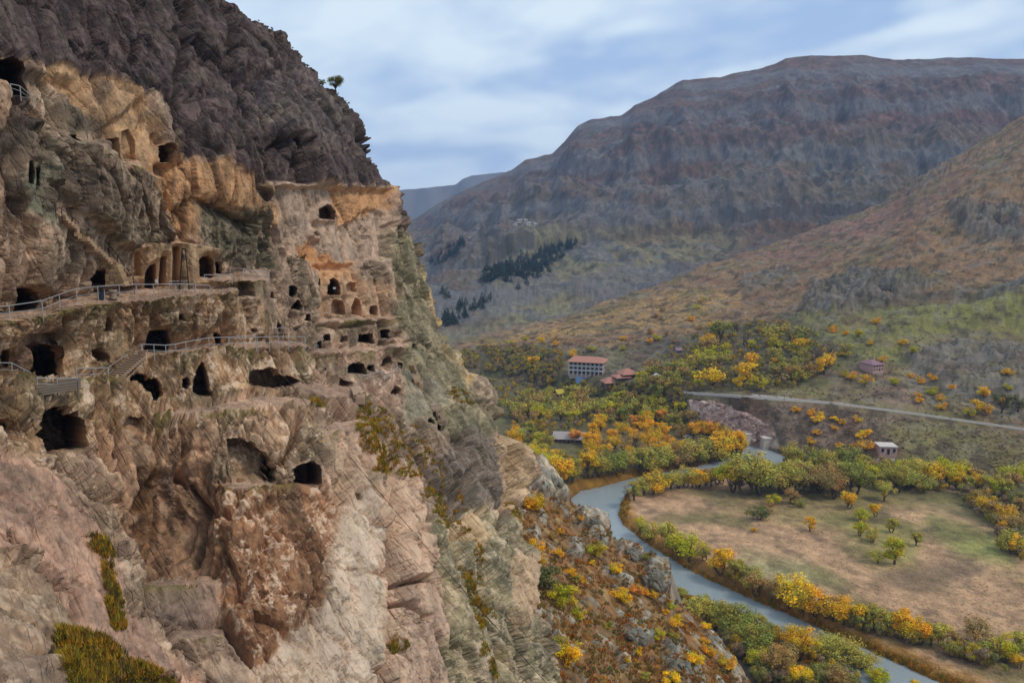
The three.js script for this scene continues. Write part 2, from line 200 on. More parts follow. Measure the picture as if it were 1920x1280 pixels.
// caves: outline on the face, depth in metres, how much the chamber widens behind the opening
const caves = [
  [[[-30, 112], [5, 112], [22, 106], [40, 120], [46, 150], [62, 182], [30, 168], [10, 152], [-30, 140]], 6, 0.3],
  [[[124, 254], [144, 253], [145, 266], [130, 264]], 3, 0.3], [[[208, 257], [225, 258], [226, 300], [208, 298]], 1.6, 0], [[[229, 246], [244, 239], [256, 262], [259, 300], [229, 300]], 0.7, 0],
  [[[306, 270], [320, 266], [336, 272], [336, 303], [306, 302]], 4, 0.3], [[[52, 302], [57, 300], [61, 322], [60, 345], [53, 342]], 3, 0.1], [[[65, 314], [73, 311], [79, 330], [77, 349], [67, 346]], 3, 0.1],
  [[[552, 258], [560, 258], [567, 276], [562, 282], [556, 272]], 2, 0.1], [[[603, 394], [611, 387], [618, 382], [626, 388], [632, 396], [632, 412], [604, 410]], 3.5, 0.3],
  [[[618, 552], [619, 535], [624, 524], [630, 520], [637, 526], [641, 536], [641, 552]], 4.5, 0.3], [[[651, 549], [651, 533], [658, 528], [668, 529], [672, 536], [673, 549]], 1.4, 0],
  [[[701, 534], [701, 521], [706, 519], [710, 523], [710, 536]], 2.8, 0.1], [[[545, 553], [546, 536], [554, 534], [560, 540], [559, 552], [553, 558]], 4, 0.3], [[[598, 536], [599, 521], [604, 521], [604, 533]], 3, 0.2],
  [[[625, 590], [624, 570], [630, 560], [645, 562], [651, 572], [652, 590]], 1.6, 0], [[[660, 592], [661, 572], [668, 558], [676, 562], [680, 575], [679, 592]], 2.4, 0.1], [[[697, 591], [697, 574], [707, 574], [707, 591]], 2.8, 0.1],
  [[[670, 642], [673, 627], [697, 626], [699, 645]], 4.5, 0.4], [[[720, 633], [720, 617], [732, 616], [732, 634]], 4, 0.3], [[[518, 616], [519, 605], [525, 602], [529, 612], [527, 621]], 3, 0.3], [[[469, 621], [471, 616], [477, 616], [481, 622], [474, 627]], 2.5, 0.3],
  [[[10, 572], [14, 548], [30, 538], [50, 540], [62, 552], [70, 566], [66, 576], [48, 584], [18, 587]], 7, 0.5],
  [[[54, 680], [58, 660], [64, 650], [82, 646], [112, 650], [118, 677], [125, 700], [110, 709], [58, 709]], 8, 0.6], [[[159, 668], [165, 660], [180, 655], [195, 660], [203, 672], [200, 682], [185, 686], [168, 684], [161, 677]], 2.6, 0.1],
  [[[269, 656], [275, 630], [282, 619], [300, 620], [311, 621], [313, 640], [313, 661], [285, 662]], 6, 0.5], [[[396, 632], [400, 624], [412, 624], [417, 632], [419, 649], [403, 649]], 4, 0.4],
  [[[238, 713], [250, 707], [272, 705], [290, 710], [300, 722], [304, 740], [301, 763], [285, 761], [270, 748], [255, 733], [240, 723]], 7, 0.5],
  [[[360, 736], [362, 715], [370, 690], [376, 682], [384, 700], [392, 725], [397, 743], [375, 746]], 6, 0.4], [[[341, 730], [342, 712], [350, 710], [354, 722], [350, 734]], 3, 0.3],
  [[[78, 796], [82, 771], [100, 764], [130, 765], [148, 768], [155, 785], [158, 810], [164, 836], [150, 846], [95, 850], [88, 830]], 8, 0.6],
  [[[424, 824], [438, 822], [475, 835], [500, 852], [517, 870], [519, 900], [510, 908], [487, 906], [434, 908], [430, 860]], 2.8, 0.05], [[[500, 870], [508, 864], [517, 872], [518, 900], [510, 907], [501, 905]], 5.5, 0.1], [[[557, 906], [560, 880], [570, 868], [585, 865], [598, 872], [602, 890], [602, 908], [580, 911]], 5.5, 0.4],
  [[[465, 722], [467, 700], [480, 690], [505, 690], [530, 697], [545, 705], [562, 715], [540, 722], [510, 727], [482, 730]], 3.6, 0.1], [[[631, 705], [635, 722], [640, 737], [652, 740], [662, 728], [662, 715], [648, 707]], 2.4, 0.1],
  [[[654, 699], [655, 682], [668, 680], [685, 680], [685, 702], [668, 700]], 4.5, 0.4], [[[712, 690], [716, 675], [726, 670], [734, 676], [732, 690], [722, 697]], 2.6, 0.1], [[[748, 688], [749, 678], [755, 675], [759, 680], [757, 691]], 3.5, 0.3],
  [[[597, 655], [597, 640], [604, 637], [606, 653]], 4, 0.3], [[[733, 738], [737, 728], [745, 725], [755, 730], [757, 742], [748, 748], [738, 746]], 2.2, 0.1], [[[798, 797], [800, 790], [806, 784], [812, 788], [811, 798]], 3, 0.2], [[[819, 808], [820, 795], [826, 792], [831, 797], [829, 809]], 3.5, 0.2],
  [[[266, 541], [267, 515], [275, 500], [285, 496], [287, 520], [287, 542]], 3.2, 0], [[[295, 540], [295, 482], [307, 482], [307, 540]], 2.6, 0], [[[370, 522], [370, 488], [377, 482], [388, 482], [395, 488], [395, 522]], 4, 0.1], [[[400, 515], [400, 492], [413, 492], [413, 515]], 3.4, 0], [[[246, 520], [247, 473], [258, 470], [260, 520]], 0.9, 0],
  [[[147, 535], [150, 511], [170, 506], [195, 508], [200, 533]], 3.4, 0.2], [[[-30, 660], [2, 655], [6, 680], [2, 691], [-30, 691]], 5, 0.4], [[[-30, 782], [15, 777], [38, 788], [48, 815], [40, 836], [-30, 815]], 2, 0], [[[230, 805], [235, 787], [252, 782], [268, 788], [271, 815], [262, 832], [243, 830]], 1.5, 0],
  [[[33, 1282], [45, 1260], [60, 1252], [75, 1265], [82, 1292]], 3, 0.3], [[[663, 925], [668, 940], [677, 952], [681, 940], [672, 928]], 1.4, 0],
  [[[320, 540], [321, 464], [333, 462], [334, 540]], 1.6, 0], [[[446, 558], [448, 528], [470, 526], [474, 556]], 2.2, 0.1], [[[735, 634], [737, 622], [751, 622], [751, 636]], 1.2, 0],
  [[[60, 660], [40, 648], [52, 628], [100, 622], [122, 650], [128, 700], [120, 705], [114, 650], [82, 645]], 1.2, 0], [[[595, 440], [600, 432], [606, 438], [604, 446]], 0.6, 0], [[[556, 575], [558, 562], [566, 560], [570, 572], [566, 582]], 3, 0.2], [[[610, 637], [612, 626], [620, 625], [622, 638]], 3, 0.2], [[[640, 641], [642, 630], [650, 630], [651, 642]], 2.4, 0.1], [[[575, 601], [577, 588], [584, 587], [586, 601]], 3, 0.2], [[[507, 560], [508, 548], [516, 547], [518, 560]], 2.4, 0.1], [[[690, 693], [691, 684], [699, 684], [700, 695]], 3, 0.2], [[[770, 656], [772, 645], [778, 646], [779, 657]], 2.4, 0.1], [[[330, 602], [332, 590], [340, 590], [342, 603]], 1.4, 0], [[[186, 604], [192, 594], [202, 594], [207, 604], [205, 624], [189, 624]], 1.1, 0],
].map(([pts, depth, wide]) => { const bb = bounds(pts); return { pts, depth, wide, bb, cx: (bb[0] + bb[2]) / 2, cy: (bb[1] + bb[3]) / 2 }; });
// joints and gullies: line, half width in pixels, depth in metres
const cracks = [
  [[[117, 880], [127, 910], [157, 940], [193, 977], [213, 1017], [240, 1050], [277, 1087]], 4, 1.3], [[[173, 870], [200, 927], [207, 970], [222, 1010]], 3, 0.9], [[[-10, 1030], [20, 1068], [62, 1110], [85, 1120], [105, 1135], [118, 1175]], 4, 1.6],
  [[[268, 1095], [300, 1150], [335, 1210], [370, 1255], [400, 1290]], 4, 1.2], [[[412, 1160], [440, 1200], [470, 1240]], 4, 1.6], [[[360, 900], [362, 960], [358, 1040]], 3, 0.9],
  [[[583, 343], [588, 370], [594, 388], [592, 396]], 1.6, 0.7], [[[648, 405], [652, 440], [660, 470], [670, 492]], 1.8, 0.8], [[[705, 385], [706, 420], [703, 450]], 1.6, 0.6], [[[520, 330], [522, 360], [528, 420], [536, 455]], 3, 1.2], [[[604, 412], [603, 430], [598, 445]], 1.5, 0.5],
  [[[240, 560], [250, 580], [252, 640], [245, 660]], 4, 1.2], [[[640, 760], [655, 850], [640, 930]], 8, 1.0], [[[735, 860], [742, 950], [738, 1050], [728, 1180], [722, 1290]], 7, 1.5], [[[600, 920], [632, 1000], [612, 1090]], 5, 0.7], [[[860, 830], [875, 900], [850, 970], [862, 1060]], 9, 1.5], [[[960, 860], [955, 930], [935, 1000]], 7, 1.2], [[[830, 1090], [842, 1180], [870, 1290]], 8, 1.4], [[[905, 1060], [930, 1180], [950, 1290]], 8, 1.4], [[[180, 740], [188, 820], [205, 880]], 7, 1.0], [[[325, 790], [322, 860]], 6, 0.8], [[[560, 790], [548, 850]], 5, 0.7], [[[105, 600], [112, 630], [125, 660], [128, 700]], 4, 1.2], [[[138, 720], [142, 760], [160, 840], [175, 870]], 4, 1], [[[205, 730], [212, 790], [222, 850], [226, 900]], 4, 1], [[[300, 790], [296, 850], [292, 900], [285, 950]], 5, 1.1],
  [[[345, 780], [352, 830], [340, 900]], 4, 0.9], [[[255, 890], [262, 930], [275, 975], [290, 990]], 5, 1.2], [[[310, 940], [314, 1000], [318, 1060]], 4, 0.9],
  [[[700, 880], [725, 940], [740, 1000], [735, 1100], [725, 1250]], 4, 1.2], [[[770, 900], [790, 960], [800, 1020], [815, 1080]], 4, 1.2], [[[730, 1130], [760, 1135], [790, 1160]], 4, 1.3], [[[733, 1010], [735, 1060], [745, 1095], [790, 1090], [805, 1060]], 3, 1.2], [[[815, 1200], [840, 1250], [850, 1290]], 3, 1],
  [[[850, 980], [880, 1000], [915, 1060], [955, 1130], [990, 1200]], 5, 1.4], [[[890, 880], [870, 960], [900, 1000]], 4, 1.2], [[[930, 940], [960, 1000], [985, 1040]], 4, 1.2], [[[920, 1180], [960, 1240], [985, 1290]], 4, 1.2], [[[620, 700], [612, 760], [618, 800]], 5, 1.2], [[[690, 745], [720, 790], [745, 840], [760, 880]], 4, 1],
  [[[345, 0], [350, 80], [325, 160], [330, 230], [350, 300]], 5, 1.4], [[[420, 10], [440, 120], [470, 220]], 5, 1.2], [[[470, 120], [500, 180], [510, 260]], 5, 1], [[[250, -20], [262, 60], [240, 120]], 4, 0.9], [[[20, 130], [35, 170], [40, 260], [28, 330], [30, 420]], 6, 1.6], [[[155, 130], [190, 200], [212, 262]], 4, 1.2], [[[330, 200], [370, 250], [400, 290]], 3, 1.2], [[[440, 220], [480, 310], [515, 400]], 4, 1.3],
  [[[600, 600], [640, 612], [700, 606]], 3, 0.6], [[[740, 420], [738, 480], [745, 560]], 3, 1], [[[770, 560], [790, 640], [800, 700]], 3, 0.8], [[[780, 695], [800, 720], [815, 760]], 3, 1.2], [[[45, 380], [50, 440], [48, 475]], 3, 1], [[[500, 640], [520, 680], [560, 740], [580, 790]], 3, 0.8], [[[560, 610], [555, 570]], 4, 1],
  [[[508, 335], [510, 280], [530, 262], [550, 258], [572, 270], [585, 340]], 3, 1.1], [[[562, 275], [575, 330], [580, 345]], 1.6, 0.8],
].map(([pts, w, d]) => ({ pts, w: w * 1.3, d: d * 1.6, bb: bounds(pts) }));
// blocks that stand proud of (or behind) the face: outline, metres, softness in pixels
const blocks = [
  [[[-200, 1050], [25, 1075], [62, 1122], [112, 1212], [150, 1300], [150, 1600], [-400, 1600], [-400, 1040]], 1.3, 10], [[[-200, 880], [60, 890], [150, 960], [200, 1060], [235, 1180], [330, 1290], [150, 1300], [110, 1190], [60, 1110], [-200, 1030]], 1.1, 14],
  [[[408, 910], [620, 905], [640, 960], [612, 1080], [560, 1170], [475, 1245], [415, 1160]], 0.6, 16], [[[520, 346], [735, 352], [742, 400], [738, 480], [700, 505], [600, 505], [545, 470], [528, 400]], -1.1, 6],
  [[[240, 470], [262, 455], [325, 452], [415, 468], [418, 530], [400, 548], [258, 548]], 0.9, 4], [[[508, 335], [510, 280], [530, 262], [550, 256], [572, 270], [590, 345]], -1.1, 6], [[[190, 240], [280, 165], [292, 220], [340, 300], [330, 340], [290, 330], [260, 310], [215, 310]], -0.9, 8],
  [[[600, 492], [680, 490], [690, 540], [690, 596], [610, 598], [600, 540]], -0.9, 5], [[[735, 1000], [795, 990], [808, 1060], [790, 1092], [745, 1095]], 1, 8], [[[270, 880], [400, 850], [402, 1085], [280, 1085], [225, 980]], -1.6, 26],
  [[[735, 345], [760, 345], [790, 425], [742, 424]], 0.9, 6], [[[640, 440], [700, 384], [738, 396], [740, 480], [660, 490]], -0.7, 5],
  [[[95, 240], [180, 285], [240, 330], [262, 420], [225, 480], [120, 390], [80, 330]], 1.2, 14], [[[20, 130], [140, 150], [205, 260], [180, 285], [100, 240], [40, 215]], -1.2, 10],
].map(([pts, m, s]) => ({ pts, m, s, bb: bounds(pts) }));
// what the rock is made of: outline, colour (sRGB), softness px, [lime crust, lichen, streaks, roughness, pits]
const zones = [
  [[[-300, 100], [60, 118], [60, 560], [-300, 560]], [124, 101, 86], 25, [0.25, 0.2, 0.5, 0.8, 0.2]],
  [[[60, 108], [160, 143], [270, 163], [290, 215], [340, 290], [480, 322], [520, 345], [524, 430], [430, 450], [330, 440], [290, 330], [230, 310], [190, 240], [140, 190], [80, 140]], [156, 128, 104], 5, [0.1, 0.05, 0.5, 0.45, 0.1]],
  [[[70, 270], [100, 240], [190, 280], [260, 330], [300, 400], [330, 470], [240, 490], [110, 380], [60, 400]], [112, 97, 86], 14, [0.25, 0.45, 0.5, 1, 0.5]],
  [[[50, 350], [85, 300], [108, 320], [78, 370], [112, 430], [95, 435], [55, 390]], [104, 103, 90], 12, [0.1, 0.8, 0.2, 0.7, 0]],
  [[[300, 305], [350, 285], [480, 328], [505, 400], [440, 400], [400, 440], [330, 450]], [158, 124, 98], 16, [0.1, 0.15, 0.8, 0.6, 0.1]],
  [[[380, 380], [440, 392], [520, 400], [530, 500], [420, 495], [370, 440]], [106, 96, 82], 14, [0.2, 0.7, 0.4, 1.1, 0.4]],
  [[[-300, -300], [760, -300], [760, 345], [738, 350], [520, 338], [480, 324], [440, 322], [412, 302], [385, 290], [345, 280], [330, 230], [316, 200], [280, 166], [230, 156], [160, 148], [100, 128], [60, 114], [-300, 92]], [67, 55, 55], 5, [0.06, 0.15, 1.0, 0.85, 0.12]], [[[326, 190], [346, 195], [408, 300], [384, 300]], [78, 66, 64], 8, [0.02, 0.1, 1, 0.6, 0.2]], [[[438, 230], [462, 225], [522, 402], [500, 398], [470, 320]], [80, 68, 64], 8, [0.02, 0.2, 1, 0.6, 0.2]], [[[176, 150], [196, 158], [222, 258], [208, 262]], [112, 94, 82], 8, [0.02, 0.1, 1, 0.6, 0.2]], [[[20, 120], [60, 140], [70, 260], [40, 420], [24, 400]], [74, 62, 56], 10, [0.05, 0.2, 1, 0.9, 0.3]], [[[100, 190], [180, 215], [200, 250], [120, 250]], [92, 78, 68], 10, [0.05, 0.3, 0.6, 0.9, 0.3]],
  [[[480, 150], [560, 120], [660, 210], [690, 300], [560, 250], [480, 220]], [84, 74, 74], 22, [0.12, 0.3, 0.5, 1, 0.8]],
  [[[735, 345], [762, 345], [796, 440], [796, 500], [770, 500], [745, 424], [742, 380]], [94, 80, 74], 7, [0.1, 0.3, 0.3, 1, 0.3]],
  [[[520, 342], [735, 350], [745, 390], [738, 470], [700, 500], [600, 500], [540, 470], [525, 400]], [166, 144, 130], 5, [0.08, 0.05, 0.3, 0.3, 0.1]],
  [[[632, 350], [735, 352], [738, 388], [692, 396], [652, 424], [640, 400]], [182, 142, 112], 6, [0.05, 0, 0.2, 0.3, 0]], [[[520, 385], [542, 385], [545, 425], [526, 425]], [184, 150, 122], 6, [0, 0, 0.2, 0.3, 0]],
  [[[570, 470], [600, 450], [612, 472], [640, 486], [690, 490], [590, 502]], [182, 138, 106], 5, [0, 0, 0.2, 0.4, 0]], [[[596, 488], [680, 488], [682, 530], [610, 530]], [182, 144, 116], 8, [0.1, 0, 0.4, 0.4, 0.1]],
  [[[606, 525], [692, 520], [735, 540], [740, 600], [612, 600]], [172, 142, 120], 10, [0.3, 0.1, 0.3, 0.6, 0.3]],
  [[[242, 466], [325, 452], [415, 468], [416, 530], [400, 546], [258, 546]], [166, 140, 117], 4, [0.05, 0.02, 0.8, 0.15, 0]],
  [[[-200, 560], [250, 560], [440, 545], [590, 640], [590, 780], [420, 800], [200, 830], [-200, 860]], [138, 113, 92], 20, [0.75, 0.55, 0.6, 0.85, 0.7]],
  [[[55, 610], [110, 610], [112, 650], [60, 660], [50, 700], [10, 700], [5, 640]], [124, 100, 86], 10, [0.1, 0.1, 0.5, 0.4, 0]],
  [[[735, 430], [795, 440], [820, 580], [870, 700], [930, 790], [930, 900], [880, 860], [800, 780], [760, 700], [750, 600], [735, 520]], [122, 113, 94], 12, [0.25, 0.6, 0.5, 0.8, 0.3]],
  [[[800, 520], [822, 560], [884, 700], [872, 722], [832, 640]], [186, 158, 122], 10, [0.3, 0.2, 0.4, 0.6, 0.2]], [[[745, 700], [780, 690], [832, 740], [802, 800], [760, 792], [728, 762]], [132, 123, 109], 8, [0.1, 0.4, 0.3, 0.35, 0]],
  [[[580, 640], [740, 640], [760, 720], [720, 800], [620, 830], [580, 780]], [142, 118, 104], 16, [0.5, 0.4, 0.3, 1, 0.5]],
  [[[-200, 840], [60, 850], [150, 930], [215, 1050], [240, 1180], [390, 1300], [-200, 1300]], [149, 121, 107], 12, [0.14, 0.12, 0.5, 0.22, 0.1]], [[[-200, 1060], [30, 1090], [65, 1135], [115, 1215], [150, 1300], [-200, 1300]], [134, 113, 97], 8, [0.25, 0.25, 0.4, 0.4, 0.2]],
  [[[160, 800], [400, 790], [410, 1040], [400, 1090], [280, 1080], [215, 960]], [140, 112, 93], 14, [0.2, 0.15, 0.9, 0.6, 0.2]], [[[255, 860], [305, 860], [310, 970], [300, 1050], [280, 1000]], [116, 88, 66], 8, [0.1, 0.1, 0.9, 0.6, 0.2]],
  [[[400, 760], [600, 770], [620, 910], [400, 920]], [150, 124, 105], 16, [0.7, 0.5, 0.5, 1, 0.8]], [[[400, 915], [625, 900], [645, 960], [612, 1080], [560, 1165], [470, 1245], [410, 1155], [400, 1050]], [128, 96, 76], 7, [0.6, 0.2, 0.4, 0.7, 0.9]],
  [[[600, 800], [700, 830], [770, 870], [815, 1000], [760, 1300], [690, 1300], [640, 1080], [630, 950]], [208, 178, 158], 16, [0.55, 0.5, 0.6, 0.75, 0.5]], [[[612, 1080], [655, 930], [690, 900], [712, 1000], [700, 1150], [730, 1300], [480, 1300], [476, 1245], [562, 1165]], [226, 203, 186], 8, [0.75, 0.5, 0.2, 0.6, 0.7]],
  [[[735, 1090], [820, 1080], [860, 1180], [850, 1300], [730, 1300]], [176, 150, 134], 14, [0.4, 0.4, 0.4, 0.9, 0.4]], [[[800, 870], [850, 815], [935, 800], [965, 900], [900, 970], [850, 960]], [112, 100, 92], 12, [0.15, 0.3, 0.5, 1, 0.3]],
  [[[930, 790], [945, 790], [1010, 860], [1010, 900], [960, 960], [940, 880]], [176, 152, 128], 10, [0.4, 0.3, 0.6, 0.9, 0.3]], [[[800, 990], [900, 960], [985, 960], [1020, 1100], [1060, 1300], [840, 1300], [820, 1100]], [146, 134, 112], 14, [0.55, 0.8, 0.5, 0.8, 0.4]],
  [[[975, 1040], [1015, 1050], [1020, 1150], [975, 1200], [960, 1100]], [190, 164, 140], 10, [0.4, 0.3, 0.5, 0.9, 0.3]], [[[875, 960], [905, 965], [915, 1010], [895, 1020], [850, 980]], [196, 170, 142], 6, [0.3, 0.1, 0.2, 0.6, 0.1]],
  [[[270, 1092], [402, 1088], [402, 1160], [335, 1190], [285, 1125]], [132, 112, 101], 4, [0.05, 0.1, 0.3, 0.15, 0]], [[[330, 1190], [420, 1180], [475, 1245], [490, 1300], [395, 1300]], [150, 129, 115], 6, [0.2, 0.2, 0.2, 0.3, 0]],
].map(([pts, c, s, k]) => ({ pts, c: rgb(c), s, k, bb: bounds(pts) }));
const CN = [0.955, 0.16, 0.25], NG = [0, 1, 2].map((c) => gridded((x, y) => {              // out of the face
  const a = at(x - 14, y, cliffD(x - 14, y)), b = at(x + 14, y, cliffD(x + 14, y)), d = at(x, y - 18, cliffD(x, y - 18)), e = at(x, y + 18, cliffD(x, y + 18)), u = V3(b, a), w = V3(d, e), n = [u[1] * w[2] - u[2] * w[1], u[2] * w[0] - u[0] * w[2], u[0] * w[1] - u[1] * w[0]], l = Math.hypot(...n);
  return n[c] / l; }, -280, -180, 1100, 1540, 24));

const floorC = rgb([152, 128, 114]), limeC = rgb([232, 208, 188]), lichC = rgb([106, 101, 84]), darkLich = rgb([62, 58, 49]), mossC = rgb([98, 92, 44]);
const cliffPicker = new Picker();
function cliffTerrace(px, py) {
  let dD = 0, fl = 0, lip = 0;
  for (const t of terraces) {
    if (px < t.x0 - 30 || px > t.x1 + 30) continue;
    const l0 = pline(t.lip, px), b0 = pline(t.back, px), l = l0 + 3.2 * noise(px / 17, t.a, 1) + 1.6 * noise(px / 6, t.a, 4), b = Math.min(l - 2, b0 + 2.6 * noise(px / 21, t.a, 8)), m = sstep(t.x0 - 22, t.x0 + 8, px) * (1 - sstep(t.x1 - 8, t.x1 + 22, px)), h = t.a / 2;
    if (py > l) { dD -= m * h * Math.exp(-(py - l) / t.L); lip = Math.max(lip, m * Math.exp(-(py - l) / 9)); } else if (py > b) { dD += m * lerp(h, -h, (py - b) / (l - b)); fl = Math.max(fl, m); } else dD += m * h * Math.exp(-(b - py) / t.L);
  }
  return [dD, fl, lip];
}
{
  const NX = 750, NW = 26, NY = 910, W = NX + NW, pos = new Float32Array(W * NY * 3), col = new Float32Array(W * NY * 3), cid = new Int16Array(W * NY).fill(-1), uv = new Float32Array(W * NY * 2), p = [0, 0, 0], q = [0, 0, 0], k = [0, 0, 0, 0, 0], wa = [0, 0], wb = [0, 0], wc = [0, 0];
  for (let j = 0; j < NY; j++) {
    const py = -165 + 1690 * j / (NY - 1), ex = pline(edgeLine, py) + 12 * noise(py / 38, 3, 1) + 7 * noise(py / 13, 7, 2) + 2.5 * noise(py / 5, 1, 2);
    for (let i = 0; i < W; i++) {
      const v = j * W + i, inner = i < NX, u = Math.min(i, NX - 1) / (NX - 1), px = lerp(-260, ex, u);
      const [dD, fl, lip] = cliffTerrace(px, py); at(px, py, cliffD(px, py) + dD, p);
      const wob = 7 * fbm(p[0] / 2.2, p[1] / 2.2, p[2] / 2.2, 3), wob2 = 7 * fbm(p[0] / 2.2 + 40, p[1] / 2.2, p[2] / 2.2, 3);
      const wb3 = 26 * noise(p[0] / 5.5, p[1] / 5.5 + 9, p[2] / 5.5) * (px > 480 && px < 760 && py > 330 && py < 540 ? 0.25 : 1), wb4 = 0.5 * wb3;
      // matter
      let r = lin(142), g = lin(117), b = lin(99); k[0] = 0.4; k[1] = 0.35; k[2] = 0.4; k[3] = 0.9; k[4] = 0.4;
      for (const z of zones) { const d = sdPoly(z.pts, z.bb, px + wob * 2.6 + wb3, py + wob2 * 2.6 + wb4, z.s); if (d > z.s) continue; const t = 1 - sstep(-z.s, z.s, d); r = lerp(r, z.c[0], t); g = lerp(g, z.c[1], t); b = lerp(b, z.c[2], t); for (let c = 0; c < 5; c++) k[c] = lerp(k[c], z.k[c], t); }
      // relief
      CN[0] = NG[0](px, py); CN[1] = NG[1](px, py); CN[2] = NG[2](px, py);
      let X = p[0], Y = p[1], Z = p[2]; const rough = k[3] * (1 - 0.8 * fl);
      const fine = fbm(X / 0.5, Y / 0.9, Z / 0.5, 4), wx = X + 0.5 * fine, wz = Z + 0.5 * fine, sl = 0.1 * Y, big = fbm(X / 11, Y / 14, Z / 11, 3), rib = ridged(X / 5.5, Y / 30, Z / 5.5, 3), mid = ridged(X / 2.2, Y / 7, Z / 2.2, 4);
      worley((wx + sl * 0.3) / 3.2, Y / 12, (wz + sl * 0.2) / 3.2, wa); worley((wx + sl * 0.2) / 1.05, Y / 3.4, wz / 1.05, wb);
      worley((X + 0.08 * Y) / 7.5 + 0.1 * mid, Y / 24, (Z + 0.05 * Y) / 7.5 + 0.1 * mid, wc);
      let d = rough * (1.5 * wc[0] - 1.1 * Math.exp(-wc[1] * wc[1] / 0.003) + 1.0 * big + 0.7 * rib + 0.45 * k[2] * ridged(X / 1.7 + 3, Y / 17, Z / 1.7, 3) + 0.3 * mid + 0.15 * fine + 0.72 * wa[0] + 0.15 * wb[0]) - (0.2 + 0.5 * rough) * (1.0 * Math.exp(-wa[1] * wa[1] / 0.006) + 0.15 * Math.exp(-wb[1] * wb[1] / 0.008));
      const pit = fbm(X / 0.75 + 9, Y / 2.1, Z / 0.75, 3); if (k[4] > 0) d -= k[4] * rough * 0.42 * sstep(0.05, 0.2, pit);
      for (const c of cracks) { const e = dLine(c.pts, c.bb, px + wob * 0.9, py + wob2 * 0.9, c.w * 3); if (e < c.w * 3) d -= c.d * Math.exp(-(e * e) / (c.w * c.w)); }
      for (const c of blocks) { const e = sdPoly(c.pts, c.bb, px + wob, py + wob2, c.s); if (e < c.s) d += c.m * (1 - sstep(-c.s, c.s * 0.25, e)); }
      let cave = null, ce = 0, ci = -1, cn = 9;
      for (let c = 0; c < caves.length; c++) { const e = sdPoly(caves[c].pts, caves[c].bb, px + wob * 0.3, py + wob2 * 0.3, 9); if (e < cn) cn = e; if (e < 0 && (!cave || caves[c].depth > cave.depth)) { cave = caves[c]; ce = e; ci = c; } }
      d *= 0.3 + 0.7 * sstep(0, 9, cn);
      // colour: crusts, lichen, stains and grain, all matter of the rock, looked up where the surface really is
      d *= 1 - 0.85 * fl; const BX = X, BY = Y, BZ = Z; X += CN[0] * d; Y += CN[1] * d; Z += CN[2] * d;
      const n1 = fbm(X / 3.2, Y / 3.2, Z / 3.2, 4), n2 = fbm(X / 0.8 + 5, Y / 0.8, Z / 0.8, 4), n3 = fbmR(X / 0.8 + 31, Y / 1.6, Z / 0.8, 5) + 0.55 * n1, st = fbm(X / 0.6 + 60, Y / 13, Z / 0.6, 4) + 0.6 * fbm(X / 2.2 + 20, Y / 22, Z / 2.2, 3), l1 = fbm(X / 4 + 70, Y / 4, Z / 4, 5), g1 = noise(X / 0.17, Y / 0.17, Z / 0.17);
      const m = 1 + 0.5 * n1 + 0.75 * n2 + 0.28 * g1; r *= m; g *= m * (1 - 0.06 * n1); b *= m * (1 - 0.12 * n1);
      const s = 1 + k[2] * 1.5 * clamp(st, -0.5, 0.34); r *= s; g *= s; b *= s;
      let t = k[1] * sstep(0.02, 0.2, l1 + 0.45 * n2); r = lerp(r, lichC[0], t * 0.75); g = lerp(g, lichC[1], t * 0.75); b = lerp(b, lichC[2], t * 0.75);
      t = k[1] * sstep(0.08, 0.25, fbmR(X / 0.9 + 90, Y / 1.8, Z / 0.9, 5) + 0.5 * l1); r = lerp(r, darkLich[0], t * 0.8); g = lerp(g, darkLich[1], t * 0.8); b = lerp(b, darkLich[2], t * 0.8);
      t = k[0] * sstep(0.08, 0.26, n3); r = lerp(r, limeC[0], t * 0.85); g = lerp(g, limeC[1], t * 0.85); b = lerp(b, limeC[2], t * 0.85);
      t = lip * sstep(-0.1, 0.2, l1 + 0.6 * n2) * 0.8; r = lerp(r, mossC[0], t); g = lerp(g, mossC[1], t); b = lerp(b, mossC[2], t);
      if (fl > 0) { t = fl * 0.8; r = lerp(r, floorC[0] * m, t); g = lerp(g, floorC[1] * m, t); b = lerp(b, floorC[2] * m, t); }
      let x = X, y = Y, zz = Z;
      if (cave && inner) {                                                                    // the chamber: back into the rock and wider than its mouth
        const rt = sstep(0, 1, -ce / 2.6), dep = cave.depth * (cave.depth > 2.9 ? 1.5 : 1) * rt + 0.12 * fine, wd = 1 + cave.wide * sstep(1.5, 4, -ce);
        at(cave.cx + (px - cave.cx) * wd, cave.cy + (py - cave.cy) * (1 + (wd - 1) * 0.4), cliffD(px, py) + dD, q);
        const vy = q[1] - CAM_H, L = Math.hypot(q[0], vy, q[2]), deep = cave.depth > 2.9 ? 1 : 0, ix = (deep ? 0.85 : 0.5) * q[0] / L - (deep ? 0.2 : 0.5) * CN[0], iy = (deep ? 0.75 : 0.1) * vy / L, iz = (deep ? 0.85 : 0.5) * q[2] / L - (deep ? 0.2 : 0.5) * CN[2], il = 1 / Math.hypot(ix, iy, iz);
        const kd = d; x = q[0] + CN[0] * kd + ix * il * dep; y = q[1] + CN[1] * kd + iy * il * dep; zz = q[2] + CN[2] * kd + iz * il * dep; cid[v] = ci;
      }
      if (!inner) { const w = (i - NX + 1) / NW, e = 34 * w * w + 5 * w, L = Math.hypot(BX, BZ); x += BX / L * e * 0.9 - 0.75 * e + (w * 3) * noise(BY / 3, w * 9, 4); zz += BZ / L * e * 0.9; }
      uv[v * 2] = (x - zz) * 0.707 / 20; uv[v * 2 + 1] = (y + 0.35 * (x + zz)) / 20;
